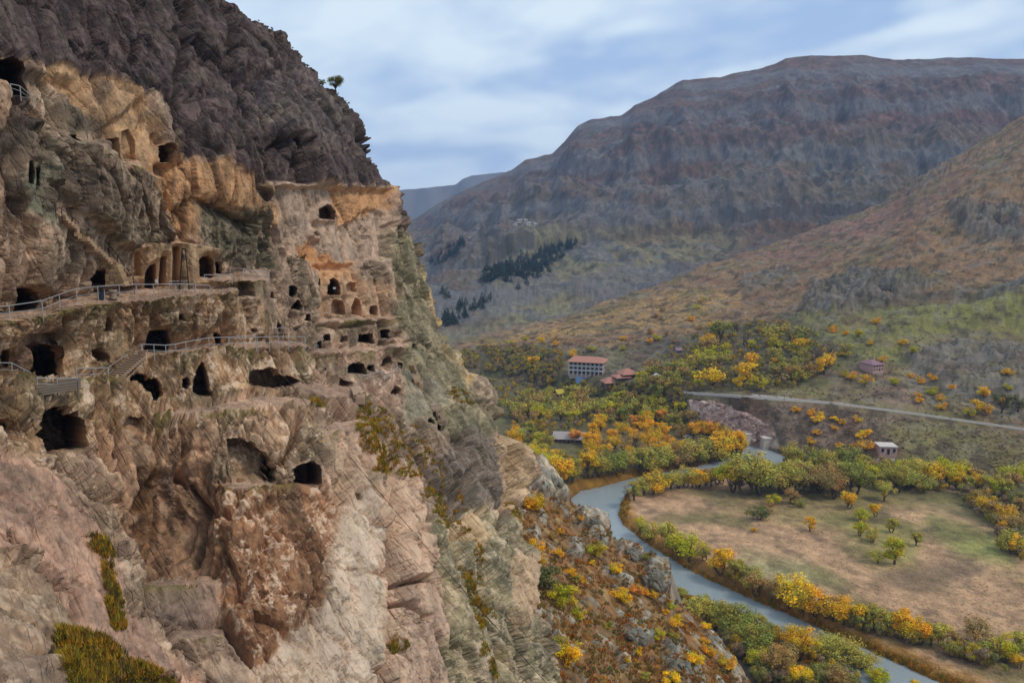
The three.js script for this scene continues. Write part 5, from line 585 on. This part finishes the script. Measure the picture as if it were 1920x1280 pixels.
// ------------------------------------------------------------------ walkways, railings and stairs on the cliff
const steel = mat(rgb([180, 180, 176]), 0.5, { metalness: 0.25 }), darkSteel = mat(rgb([48, 42, 40]), 0.6, { metalness: 0.4 }), stepMat = mat(rgb([150, 130, 112])), timber = mat(rgb([124, 112, 100])), boardWhite = mat(rgb([226, 226, 222]), 0.7);
const cd = (px, py) => cliffD(px, py) + cliffTerrace(px, py)[0];
const onCliff = (px, py, off = 0.15) => V(...at(px, py, cd(px, py) - off));
const bar = (a, b, r, n = 6) => tube(a, b, r, r, n);
const surf = (x, y) => { const p = cliffPicker.pick(x, y); return p ? -p.z : cd(x, y); };
function thing(name, label, category, group) { const g = new THREE.Group(); add(g, name, label, category, group); return g; }
function local(parent, geometry) { const p = parent.position; geometry.translate(-p.x, -p.y, -p.z); return geometry; }
function railing(label, posts, { mid = 1, D = 0, mats = steel, snap = 0 } = {}) {                           // posts: [x, foot, head]
  const g = thing('railing', label, 'railing', 'steel railings on the cave walkways'); let base = null; const feet = [], heads = [];
  for (const [x, b, t, d] of posts) { const dd = d || D || (snap ? Math.min(surf(x, b), surf(x, b + 5)) - snap : cd(x, b) - 0.15), f = V(...at(x, b, dd)); const h = V(f.x, at(x, t, dd)[1], f.z); feet.push(f); heads.push(h); base ||= f.clone(); }
  g.position.copy(base);
  feet.forEach((f, i) => part(local(g, bar(f.clone().add(V(0, -0.35, 0)), heads[i], 0.03)), mats, 'post', g));
  for (let i = 1; i < heads.length; i++) { part(local(g, bar(heads[i - 1], heads[i], 0.03)), mats, 'top_rail', g); if (mid) part(local(g, bar(feet[i - 1].clone().lerp(heads[i - 1], 0.5), feet[i].clone().lerp(heads[i], 0.5), 0.018)), mats, 'middle_rail', g); }
  return shade(g);
}
railing('railing along the ledge outside the dark cave at the picture edge', [[-40, 601, 579], [18, 598, 573], [80, 594, 564]]);
railing('long railing along the terrace below the carved facade', [[80, 593, 564], [112, 577, 552], [144, 567, 541], [184, 562, 537], [224, 560, 534], [256, 559, 533], [288, 557, 533], [330, 555, 532], [367, 554, 533], [394, 551, 535]]);
railing('short railing at the foot of the bell frame', [[317, 543, 527], [345, 543, 527], [362, 542, 527], [388, 535, 520]]);
railing('short railing in front of the arched facade doorway', [[383, 529, 515], [410, 528, 515], [435, 527, 514]]);
railing('railing on the upper platform right of the facade', [[415, 516, 502], [432, 516, 501], [456, 517, 504], [485, 521, 508], [503, 523, 510]]);
railing('flat railing beside the round shallow cave', [[144, 713, 690], [175, 713, 690], [203, 713, 689]]);
railing('sloping railing on the outer side of the stone stairs', [[204, 712, 689], [216, 702, 680], [240, 686, 664], [266, 668, 645]]);
railing('long railing on the middle terrace above the stairs', [[267, 667, 645], [289, 668, 646], [311, 669, 647], [330, 669, 645], [349, 665, 641], [392, 658, 633], [429, 656, 632], [456, 654, 630], [480, 652, 628]]);
railing('railing with a raised panel at the end of the middle terrace', [[430, 654, 634], [456, 654, 633], [483, 653, 632], [505, 652, 631], [523, 652, 631], [541, 651, 631], [572, 652, 631]]);
railing('upright railing panel above the end of the middle terrace', [[504, 634, 616], [521, 634, 615], [540, 633, 614]]);
railing('sloping railing beside the timber footbridge', [[-30, 706, 680], [23, 706, 680], [46, 716, 692], [69, 728, 704]]);
railing('railing along the timber footbridge', [[70, 731, 708, 54.4], [108, 731, 709, 55.4], [146, 731, 709, 56.8]]);
railing('dark handrail of the long stair on the upper rock', [[104, 403, 382], [116, 411, 391], [137, 428, 407], [174, 457, 435], [204, 480, 457], [221, 500, 478], [234, 518, 497], [251, 543, 519]], { mats: darkSteel, snap: 0.5 });
railing('railing high at the dark overhang', [[20, 172, 157], [38, 180, 161], [62, 196, 181]], { snap: 0.3 });
railing('short railing on the ledge right of the square caves', [[678, 718, 705], [700, 712, 699], [720, 706, 694]], { snap: 0.2 });
railing('short railing rising beside the carved ladder steps', [[720, 717, 706], [736, 706, 696], [750, 696, 685]], { snap: 0.2 });
railing('little pale gate rail at the mouth of a dark cave', [[589, 656, 648], [596, 656, 647]], { mid: 0 });
function stairs(name, label, a, b, n, w, wide, dd = 0.1, straight = false) {                                       // from [x, y] up to [x, y], laid on the rock as it is
  const g = thing(name, label, 'staircase', null), ds = []; for (let i = 0; i <= n; i++) ds.push(straight ? lerp(cd(...a), cd(...b), i / n) : surf(lerp(a[0], b[0], i / n), lerp(a[1], b[1], i / n)));
  for (let k = 0; k < 6; k++) for (let i = 1; i < n; i++) ds[i] = Math.min(ds[i], (ds[i - 1] + ds[i] + ds[i + 1]) / 3 + 0.05);
  const pt = (i) => V(...at(lerp(a[0], b[0], i / n), lerp(a[1], b[1], i / n), ds[i] - dd)), A = pt(0), B = pt(n); g.position.copy(A.clone().lerp(B, 0.5));
  for (let i = 0; i < n; i++) { const p = pt(i), q = pt(i + 1), d = q.clone().sub(p), run = Math.hypot(d.x, d.z), s = new THREE.BoxGeometry(wide, Math.abs(d.y) + 0.14, Math.max(0.24, run * 1.1)); s.rotateY(Math.atan2(d.x, d.z)); s.translate((p.x + q.x) / 2, (p.y + q.y) / 2 - 0.08, (p.z + q.z) / 2); part(local(g, s), w, 'step', g); }
  return shade(g);
}
stairs('stone_staircase', 'stone stairs climbing from the timber footbridge to the middle terrace', [212, 708], [262, 665], 11, stepMat, 1.3, 0.15, true);
stairs('rock_staircase', 'long stair cut diagonally down the upper rock to the terrace', [112, 405], [240, 530], 26, mat(rgb([176, 148, 122])), 1.0);
stairs('rock_staircase', 'narrow steps rising from two small dark holes', [831, 792], [813, 758], 9, stepMat, 1.1, 0.9);
stairs('rock_staircase', 'ladder-like steps cut in the grey rock by the arch', [786, 722], [772, 684], 12, mat(rgb([166, 144, 120])), 1.0, 0.9);
stairs('rock_staircase', 'pale worn steps beside the hollow under the square caves', [676, 748], [664, 728], 6, mat(rgb([172, 146, 126])), 0.9, 0.7);
{ const g = thing('timber_footbridge', 'grey timber footbridge spanning the gap between two black caves', 'footbridge'); const D0 = 54.2, D1 = 56.6; g.position.set(...at(108, 735, 57));
  for (let i = 0; i < 5; i++) { const y = 716 + i * 4.6, a = V(...at(66, y, D0 + (i === 0 ? 0.5 : 0))), b = V(...at(150, y - 1, D1 + (i === 0 ? 0.5 : 0))), l = a.distanceTo(b), s = new THREE.BoxGeometry(l, 0.13, 0.14); s.rotateY(Math.atan2(-(b.z - a.z), b.x - a.x)); const c = a.clone().lerp(b, 0.5); s.translate(c.x, c.y, c.z); part(local(g, s), timber, 'plank', g); }
  for (const x of [70, 108, 146]) part(local(g, bar(V(...at(x, 742, 55.6)), V(...at(x, 712, 55.6)), 0.07)), timber, 'bearer', g); shade(g); }
{ const g = thing('bell_frame', 'tall dark metal bell frame in front of the carved facade', 'bell frame'); const D = Math.min(cd(345, 541), surf(345, 541), surf(345, 500)) - 0.6, p = (x, y, o = 0) => V(...at(x, y, D + o)); g.position.copy(p(345, 541));
  for (const o of [-0.5, 0.5]) for (const [x0, x1] of [[336, 341], [354, 347]]) part(local(g, bar(p(x0, 543, o), p(x1, 466, o * 0.5), 0.06)), darkSteel, 'leg', g);
  for (const [y, a, b] of [[466, 341, 347], [486, 339.5, 349.5], [520, 337.5, 352.5]]) for (const o of [-0.45, 0.45]) part(local(g, bar(p(a, y, o * 0.7), p(b, y, o * 0.7), 0.05)), darkSteel, 'crossbar', g);
  const bell = new THREE.LatheGeometry([[0, 0.4], [0.1, 0.38], [0.16, 0.2], [0.2, 0.06], [0.27, 0]].map(([a, b]) => new THREE.Vector2(a, b)), 14), c = p(344, 484); bell.translate(c.x, c.y, c.z); part(local(g, bell), mat(rgb([70, 58, 44]), 0.5, { metalness: 0.5 }), 'bell', g); shade(g); }
{ const g = thing('masonry_pier', 'rough stone block pier beside the overhang left of the facade', 'stone pier'); const D = Math.min(surf(206, 532), surf(220, 520), surf(208, 490), surf(232, 534)) - 0.5, r = rng(8), tones = [[176, 148, 116], [160, 134, 108], [186, 160, 128], [150, 124, 100]].map((c) => mat(rgb(c))); g.position.set(...at(215, 536, D)); const m = D / F, right = [[480, 207], [486, 214], [496, 223], [520, 233], [538, 240]];
  for (let row = 0; row < 12; row++) { const y = 534 - row * 4.5, x1 = pline(right, y), n = Math.max(1, Math.round((x1 - 201) / 8)); for (let k = 0; k < n; k++) { const w = (x1 - 201) / n, x = 201 + (k + 0.5) * w + (r() - 0.5), s = new THREE.BoxGeometry(w * m * 0.94, 4.2 * m, 0.8 + 0.1 * r()), c = at(x, y, D + 0.3 + 0.1 * (r() - 0.5)); s.translate(c[0], c[1], c[2]); part(local(g, s), tones[Math.floor(r() * 4)], 'block', g); } } shade(g); }
function board(label, px, py, w, h, name = 'information_board', c = boardWhite) { const g = thing(name, label, 'sign'); const D = cd(px, py) - 0.5, m = D / F, o = V(...at(px, py, D)); g.position.copy(o); const s = new THREE.BoxGeometry(w * m, h * m, 0.04); s.translate(0, 0.75, 0); part(s, c, 'panel', g); for (const k of [-1, 1]) part(tube(V(k * w * m * 0.35, -0.3, -0.03), V(k * w * m * 0.35, 0.75, -0.03), 0.025, 0.025, 5), darkSteel, 'post', g); shade(g); }
board('small white notice in the mouth of the pointed arch cave', 627, 552, 5, 3.2); board('small white notice beside the tall narrow facade door', 294, 542, 5, 7);
{ const g = thing('litter_bin', 'dark litter bin at the long terrace railing', 'bin'); g.position.copy(onCliff(189, 562)); part(new THREE.LatheGeometry([[0.2, 0], [0.26, 0.62], [0.28, 0.64], [0.25, 0.66], [0.23, 0.1]].map(([a, b]) => new THREE.Vector2(a, b)), 14), mat(rgb([46, 48, 54])), 'bucket', g); part(tube(V(0.3, -0.2, 0), V(0.3, 0.9, 0), 0.03, 0.03), steel, 'post', g); shade(g); }
{ const g = thing('stone_pedestal', 'squat stone pedestal standing beside the litter bin', 'pedestal'); g.position.copy(onCliff(212, 561)); part(new THREE.LatheGeometry([[0, 0.78], [0.34, 0.78], [0.36, 0.66], [0.27, 0.6], [0.27, 0.08], [0.34, 0], [0, 0]].map(([a, b]) => new THREE.Vector2(a, b)), 10), mat(rgb([150, 132, 116])), 'pedestal_block', g); shade(g); }
const bw = [0, 0];
function boulder(seed, rx, ry, rz, c) { const g = new THREE.IcosahedronGeometry(1, 9), p = g.attributes.position, col = new Float32Array(p.count * 3), base = rgb(c), li = rgb([112, 112, 96]); for (let i = 0; i < p.count; i++) { const x = p.getX(i), y = p.getY(i), z = p.getZ(i); let k = 1 + 0.4 * fbm(x * 1.1 + seed, y * 1.1, z * 1.1, 3); worley(x * 1.3 + seed, y * 1.3, z * 1.3, bw); k += 0.3 * bw[0] - 0.1 * Math.exp(-bw[1] * bw[1] / 0.01) + 0.08 * ridged(x * 4 + seed, y * 4, z * 4, 3); const n = clamp(0.5 + 1.4 * fbm(x * 3 + seed, y * 3, z * 3, 3)); for (let q = 0; q < 3; q++) col[i * 3 + q] = lerp(base[q], li[q], n * 0.6) * (1 + 0.5 * fbm(x * 6, y * 6, z * 6 + seed, 3)); p.setXYZ(i, x * rx * k, y * ry * k, z * rz * k); } g.setAttribute('color', new THREE.BufferAttribute(col, 3)); g.computeVertexNormals(); return g; }
{ const m = new THREE.Mesh(boulder(3, 0.5, 0.36, 0.42, [132, 92, 58]), flatMat); m.position.copy(onCliff(449, 906, -0.6)); add(m, 'boulder', 'rounded brown boulder on the floor of the large open cave', 'boulder'); shade(m); }
// boulders of the slope
[[1068, 1035, 20, 'grey boulder above the dark green shrub on the slope'], [1115, 1205, 20, 'pale grey boulder between yellow shrubs low on the slope'], [1195, 1190, 40, 'big lichen-grey crag in the middle of the slope'], [1280, 1255, 52, 'large lichen-grey crag at the foot of the slope'], [1090, 1130, 16, 'small grey boulder beside the yellow-green shrub'], [1228, 1085, 44, 'square dark crag overhanging the river'], [1185, 1035, 34, 'rounded grey crag at the edge above the river'], [1112, 975, 34, 'pale broken crag where the slope meets the river bend'], [1165, 1250, 22, 'pale boulder on the rusty grass near the bottom'], [1150, 1100, 18, 'grey boulder under the reddish orange shrub'], [1040, 905, 36, 'pale crag under the end of the cliff'], [1025, 985, 14, 'dark round boulder under the orange shrubs'], [1245, 1235, 18, 'grey boulder above the large crag'], [1335, 1200, 26, 'long grey outcrop along the edge of the slope']].forEach(([x, y, s, label], i) => { const p = slopePicker.pick(x, y); if (!p) return; const k = s * -p.z / F * 0.45, m = new THREE.Mesh(boulder(11 + i * 7, k * 1.15, k * (i === 5 ? 1.3 : 0.95), k, [126, 118, 104]), flatMat); m.position.copy(p); m.position.y -= k * 0.35; m.rotation.y = i * 1.7; add(m, 'boulder', label, 'boulder'); shade(m); });
function cable(label, a, b, sag) { const A = V(...at(...a)), B = V(...at(...b)), n = 24, pts = []; for (let i = 0; i <= n; i++) { const t = i / n; pts.push(A.clone().lerp(B, t).add(V(0, -sag * 4 * t * (1 - t), 0))); } const m = new THREE.Mesh(new THREE.TubeGeometry(new THREE.CatmullRomCurve3(pts), 60, 0.03, 5), darkSteel); add(m, 'cable', label, 'cable'); shade(m); }
cable('thin dark cable running down the whole lower cliff', [520, 690, 75], [1030, 1286, 69], 0.5); cable('thin pale cable running down to the upper platform', [387, 430, 75], [472, 512, 78], 0.1);
{ const before = grown.length; grow(cliffPicker, 630, 178, 27, 'dark', 'near', 'alone on the cliff edge against the sky', 'cliff top tree'); const g = grown[before]; let best = 1e9; for (let k = 0; k < cliffPicker.s.length / 2; k++) { const x = cliffPicker.s[k * 2], y = cliffPicker.s[k * 2 + 1]; if (x > 629 && x < 637 && y < best) { best = y; g.t.position.set(cliffPicker.pos[k * 3], cliffPicker.pos[k * 3 + 1], cliffPicker.pos[k * 3 + 2]); } }
  if (g) add(g.t, 'broadleaf_tree', 'lone dark tree on the cliff edge against the sky', 'tree'); const s0 = grown.length; grow(cliffPicker, 607, 160, 10, 'dark', 'shrub', '', ''); const h = grown[s0]; if (h) add(h.t, 'shrub', 'small dark shrub beside the lone tree on the cliff edge', 'shrub'); }

// ------------------------------------------------------------------ road and buildings in the valley
{
  const pts = [], up = []; for (let px = 1250; px <= 2300; px += 6) { const y = pline(L.R.y, px), h = pline(L.R.h, px), p = at(px, y, Math.max(depthAt(y, h), depthAt(pline(L.F.y, px), 1.4) + 6)); pts.push(V(p[0], p[1] + 0.55, p[2])); }
  for (let k = 0; k < 6; k++) for (let i = 1; i < pts.length - 1; i++) pts[i].lerp(pts[i - 1].clone().add(pts[i + 1]).multiplyScalar(0.5), 0.5);
  const n = pts.length, road = new Float32Array(n * 4 * 3), idx = [], side = pts.map((p, i) => { const d = pts[Math.min(n - 1, i + 1)].clone().sub(pts[Math.max(0, i - 1)]); d.y = 0; d.normalize(); return V(-d.z, 0, d.x).multiplyScalar(-1); });
  pts.forEach((p, i) => { const s = side[i], f = s.z > 0 ? 1 : -1; [[0.4, -1.0], [0, 0], [-4.4, 0], [-5.6, 0.3]].forEach(([o, y], k) => road.set([p.x + s.x * o * f, p.y + y, p.z + s.z * o * f], (i * 4 + k) * 3)); if (i) for (let k = 0; k < 3; k++) { const a = (i - 1) * 4 + k, b = i * 4 + k; idx.push(a, b, a + 1, a + 1, b, b + 1); } });
  const g = new THREE.BufferGeometry(); g.setAttribute('position', new THREE.BufferAttribute(road, 3)); g.setIndex(idx); g.computeVertexNormals(); const m = new THREE.Mesh(g, mat(rgb([158, 148, 138]), 0.95, { side: THREE.DoubleSide })); add(m, 'road', null, null, null, 'structure'); shade(m);
  const gr = thing('guard_wall', 'low pale guard wall along the outer edge of the hill road', 'guard wall'); gr.position.copy(pts[0]); const conc = mat(rgb([214, 206, 194]));
  for (let i = 8; i < n - 1; i += 2) { const s = side[i], f = s.z > 0 ? 1 : -1, a = pts[i].clone().addScaledVector(s, (-0.15) * f), b = pts[Math.min(n - 1, i + 2)].clone().addScaledVector(side[Math.min(n - 1, i + 2)], (-0.15) * f), l = a.distanceTo(b) * 0.9, bx = new THREE.BoxGeometry(l, 0.5, 0.25); bx.rotateY(Math.atan2(-(b.z - a.z), b.x - a.x)); const c = a.lerp(b, 0.5); bx.translate(c.x, c.y + 0.15, c.z); part(local(gr, bx), conc, 'wall_segment', gr); } shade(gr);
}
const roofRed = mat(rgb([172, 126, 110])), roofGrey = mat(rgb([160, 150, 142])), roofYellow = mat(rgb([186, 168, 96])), roofMauve = mat(rgb([142, 112, 116])), wallPale = mat(rgb([206, 194, 182])), wallPink = mat(rgb([186, 156, 146])), wallDark = mat(rgb([110, 92, 80])), glassDark = mat(rgb([46, 46, 52]), 0.3), slabMat = mat(rgb([204, 198, 194]));
function hip(w, d, h, over, ridge) { const a = w / 2 + over, b = d / 2 + over, r = ridge * w / 2, P0 = [[-a, 0, b], [a, 0, b], [a, 0, -b], [-a, 0, -b], [-r, h, 0], [r, h, 0], [-a, -0.25, b], [a, -0.25, b], [a, -0.25, -b], [-a, -0.25, -b]], f = [[0, 1, 5], [0, 5, 4], [1, 2, 5], [2, 3, 4], [2, 4, 5], [3, 0, 4], [6, 7, 1], [6, 1, 0], [7, 8, 2], [7, 2, 1], [8, 9, 3], [8, 3, 2], [9, 6, 0], [9, 0, 3], [9, 8, 7], [9, 7, 6]], p = []; for (const t of f) for (const k of t) p.push(...P0[k]); const g = new THREE.BufferGeometry(); g.setAttribute('position', new THREE.Float32BufferAttribute(p, 3)); g.computeVertexNormals(); return g; }
function gable(w, d, h, over) { const s = new THREE.Shape(); s.moveTo(-d / 2 - over, 0); s.lineTo(0, h); s.lineTo(d / 2 + over, 0); s.lineTo(d / 2 + over, -0.2); s.lineTo(0, h - 0.22); s.lineTo(-d / 2 - over, -0.2); const g = new THREE.ExtrudeGeometry(s, { depth: w + over * 2, bevelEnabled: false }); g.translate(0, 0, -w / 2 - over); g.rotateY(Math.PI / 2); return g; }
function building(name, label, px, py, wpx, hpx, dm, yaw, { wall = wallPale, roof = null, roofKind = 'gable', rpx = 6, cols = 3, storeys = 1, over = 0.5, chimney = false, ridge = 0.5, door = true } = {}) {
  const p = landPicker.pick(px, py); if (!p) return null; const g = thing(name, label, 'building', 'houses in the valley'), m = -p.z / F, w = wpx * m, h = hpx * m; g.position.copy(p); g.rotation.y = yaw;
  const wl = new THREE.BoxGeometry(w, h + 2, dm); wl.translate(0, h / 2 - 1, 0); part(wl, wall, 'wall', g);
  if (roof) { const rf = roofKind === 'hip' ? hip(w, dm, rpx * m, over, ridge) : roofKind === 'flat' ? new THREE.BoxGeometry(w + 0.6, 0.4, dm + 0.6) : gable(w, dm, rpx * m, over); rf.translate(0, h + (roofKind === 'flat' ? 0.2 : 0), 0); const r = part(rf, roof, 'roof', g); if (chimney) { const c = new THREE.BoxGeometry(0.7, 1.6, 0.7); c.translate(w * 0.2, h + rpx * m * 0.9, 0); part(c, wallPink, 'chimney', r); } }
  const sh = h / storeys; for (let s = 0; s < storeys; s++) for (let c = 0; c < cols; c++) { const x = (c + 0.5) / cols * w - w / 2, isDoor = door && s === 0 && c === (cols >> 1), wd = new THREE.BoxGeometry(w / cols * 0.42, sh * (isDoor ? 0.75 : 0.48), 0.2); wd.translate(x, s * sh + sh * (isDoor ? 0.38 : 0.55), dm / 2 + 0.03); part(wd, glassDark, isDoor ? 'door' : 'window', g); }
  for (let s = 0; s < storeys; s++) { const wd = new THREE.BoxGeometry(0.2, sh * 0.48, dm * 0.25); wd.translate(w / 2 + 0.03, s * sh + sh * 0.55, 0); part(wd, glassDark, 'window', g); }
  return shade(g);
}
{ const p = landPicker.pick(1103, 699); if (p) { const g = thing('long_building', 'long three-storey building with balconies and a red hip roof', 'building'), m = -p.z / F, w = 66 * m, sh = 8 * m, h = sh * 3, d = 11; g.position.copy(p); g.rotation.y = -0.28;
  const wl = new THREE.BoxGeometry(w, h + 3, d); wl.translate(0, h / 2 - 1.5, 0); part(wl, mat(rgb([176, 160, 150])), 'wall', g); const rf = hip(w, d + 3, 7.5 * m, 1, 0.72); rf.translate(0, h + 0.3, 0.8); part(rf, roofRed, 'roof', g);
  for (let s = 0; s < 3; s++) { const b = new THREE.BoxGeometry(w, 0.35, 2); b.translate(0, (s + 1) * sh - 0.2, d / 2 + 1); part(b, slabMat, 'balcony_slab', g); if (s) { const q = new THREE.BoxGeometry(w, 0.5, 0.12); q.translate(0, s * sh + 0.55, d / 2 + 1.9); part(q, slabMat, 'balustrade', g); } for (let c = 0; c < 8; c++) { const wn = new THREE.BoxGeometry(w / 8 * 0.55, sh * 0.62, 0.2); wn.translate((c + 0.5) / 8 * w - w / 2, s * sh + sh * 0.42, d / 2 + 0.05); part(wn, glassDark, 'window', g); } const sw = new THREE.BoxGeometry(0.2, sh * 0.55, d * 0.4); sw.translate(w / 2 + 0.05, s * sh + sh * 0.5, 0); part(sw, glassDark, 'window', g); }
  for (let c = 0; c <= 8; c++) { const q = new THREE.BoxGeometry(0.42, h + 1, 0.42); q.translate(c / 8 * (w - 0.5) - w / 2 + 0.25, h / 2 - 0.5, d / 2 + 1.8); part(q, slabMat, 'column', g); } shade(g); } }
building('pavilion', 'red-roofed pavilion with a raised ridge right of the long building', 1177, 707, 26, 8, 9, 0.3, { wall: wallDark, roof: roofRed, roofKind: 'hip', rpx: 9, cols: 6, over: 1.2, ridge: 0.3 });
building('pavilion', 'low red-roofed pavilion between two others', 1165, 711, 24, 6, 8, 0.25, { wall: wallDark, roof: roofRed, roofKind: 'hip', rpx: 5, cols: 5, over: 1.2, ridge: 0.6 });
building('pavilion', 'front red-roofed pavilion with pale posts', 1147, 720, 28, 6, 9, 0.2, { wall: wallDark, roof: roofRed, roofKind: 'hip', rpx: 8, cols: 7, over: 1.2, ridge: 0.45 });
building('hut', 'small red-roofed hut half hidden right of the pavilions', 1206, 701, 9, 4, 5, 0.3, { wall: wallDark, roof: roofRed, rpx: 3, cols: 2 });
building('cabin', 'small cabin with a yellow roof in the woods', 1048, 742, 15, 6, 6, 0.5, { wall: wallDark, roof: roofYellow, rpx: 7, cols: 2 });
building('farmhouse', 'farmhouse with a long grey roof by the orange orchard', 1066, 825, 54, 8, 11, -0.12, { wall: mat(rgb([128, 112, 100])), roof: roofGrey, rpx: 9, cols: 7, over: 1 });
building('shed', 'low pale shed left of the farmhouse', 1003, 823, 12, 3.5, 5, 0.1, { wall: wallDark, roof: roofGrey, roofKind: 'flat', cols: 2 });
building('house', 'pinkish house with a mauve hip roof on the hill bench', 1634, 693, 25, 12, 10, 0.35, { wall: wallPink, roof: roofMauve, roofKind: 'hip', rpx: 7, cols: 4, storeys: 2, ridge: 0.3, chimney: true });
building('hut', 'flat-roofed concrete hut with two windows at the edge of the meadow', 1661, 848, 32, 14, 7, -0.1, { wall: wallPink, roof: wallPale, roofKind: 'flat', cols: 3 });
building('ruin', 'grey house half hidden in the trees above the road', 1473, 712, 20, 11, 8, 0.2, { wall: mat(rgb([136, 126, 128])), roof: roofGrey, rpx: 5, cols: 3 });
building('house', 'tiny shaded house among bare trees above the pavilions', 1270, 662, 9, 7, 6, 0.1, { wall: mat(rgb([140, 122, 112])), roof: roofMauve, rpx: 4, cols: 2 });
[[974, 418, 7], [984, 416, 6], [992, 420, 8], [1003, 423, 7], [965, 421, 5]].forEach(([x, y, w], i) => building('village_house', ['leftmost but one', 'middle', 'second from the right', 'rightmost', 'leftmost'][i] + ' tiny pale house of the village on the far mountain', x, y, w, 3, 8, 0.2 * i, { roof: roofGrey, rpx: 2, cols: 2 }));
{ const p = landPicker.pick(1090, 713); if (p) { const g = thing('water_tank', 'round pale blue tank below the long building', 'tank'), m = -p.z / F; g.position.copy(p); const r = 10.5 * m, h = 8 * m; part(new THREE.LatheGeometry([[r, -2], [r, h], [r * 0.96, h + 0.15], [0, h + 0.7]].map(([a, b]) => new THREE.Vector2(a, b)), 28), mat(rgb([142, 166, 196]), 0.6), 'shell', g); const k = new THREE.TorusGeometry(r, 0.15, 6, 28); k.rotateX(Math.PI / 2); k.translate(0, h, 0); part(k, slabMat, 'rim', g); shade(g); } }
{ const p = landPicker.pick(1230, 713); if (p) { const g = thing('canopy', 'white peaked canopy on poles at the end of the hill road', 'canopy'), m = -p.z / F; g.position.copy(p); const w = 19 * m, h = 9 * m; const cn = new THREE.ConeGeometry(w * 0.62, 6 * m, 4, 1, true); cn.rotateY(0.6); cn.translate(0, h + 3 * m, 0); part(cn, mat(rgb([226, 230, 236]), 0.8, { side: THREE.DoubleSide }), 'roof', g); for (const [x, z] of [[-1, -1], [1, -1], [-1, 1], [1, 1]]) part(tube(V(x * w * 0.36, -1, z * w * 0.36), V(x * w * 0.36, h + 0.2, z * w * 0.36), 0.12, 0.12), steel, 'pole', g); shade(g); } }
[[1227, 733, 24, 'low pale yard wall below the white canopy'], [1662, 868, 34, 'low white slab wall in front of the concrete hut']].forEach(([x, y, w, label]) => { const p = landPicker.pick(x, y); if (!p) return; const m = -p.z / F, g = thing('low_wall', label, 'wall'); g.position.copy(p); const b = new THREE.BoxGeometry(w * m, 5 * m + 1, 0.8); b.translate(0, 2 * m, 0); part(b, wallPale, 'panel', g); const c = new THREE.BoxGeometry(w * m + 0.2, 0.25, 1); c.translate(0, 4.5 * m + 0.6, 0); part(c, slabMat, 'coping', g); shade(g); });
[[1401, 824, 26, 13, 'white concrete abutment on the left at the rocky river bank'], [1436, 836, 20, 17, 'white concrete abutment on the right at the rocky river bank']].forEach(([x, y, w, h, label], i) => { const p = landPicker.pick(x, y); if (!p) return; const m = -p.z / F, g = thing('concrete_abutment', label, 'abutment'); g.position.copy(p); g.rotation.y = 0.3 - i * 0.2; const s = new THREE.Shape(); s.moveTo(-w * m / 2, -3); s.lineTo(w * m / 2, -3); s.lineTo(w * m * 0.46, h * m); s.lineTo(-w * m * 0.4, h * m * 0.86); const b = new THREE.ExtrudeGeometry(s, { depth: 4, bevelSize: 0.2, bevelThickness: 0.2, bevelSegments: 1 }); b.translate(0, 0, -2); part(b, mat(rgb([196, 184, 168])), 'block', g); const c = new THREE.BoxGeometry(w * m, 0.5, 4.8); c.translate(0, h * m * 0.95, 0); part(c, wallPale, 'cap', g); shade(g); });
[[1237, 730, 20, 'first wooden pole from the left, at the white canopy'], [1288, 737, 22, 'second wooden pole from the left, where the road leaves the wood'], [1470, 757, 18, 'third wooden pole from the left, above the road'], [1560, 752, 18, 'fourth wooden pole from the left, above the road'], [1720, 770, 18, 'fifth wooden pole from the left, above the road'], [1782, 800, 20, 'rightmost wooden pole, below the road']].forEach(([x, y, h, label]) => { const p = landPicker.pick(x, y); if (!p) return; const m = -p.z / F, g = thing('utility_pole', label, 'pole', 'poles along the hill road'); g.position.copy(p); part(tube(V(0, -0.6, 0), V(0, h * m, 0), 0.17, 0.11), timber, 'pole', g); part(tube(V(-0.8, h * m * 0.93, 0), V(0.8, h * m * 0.93, 0), 0.08, 0.08), timber, 'crossarm', g); shade(g); });

renderer.render(scene, camera);
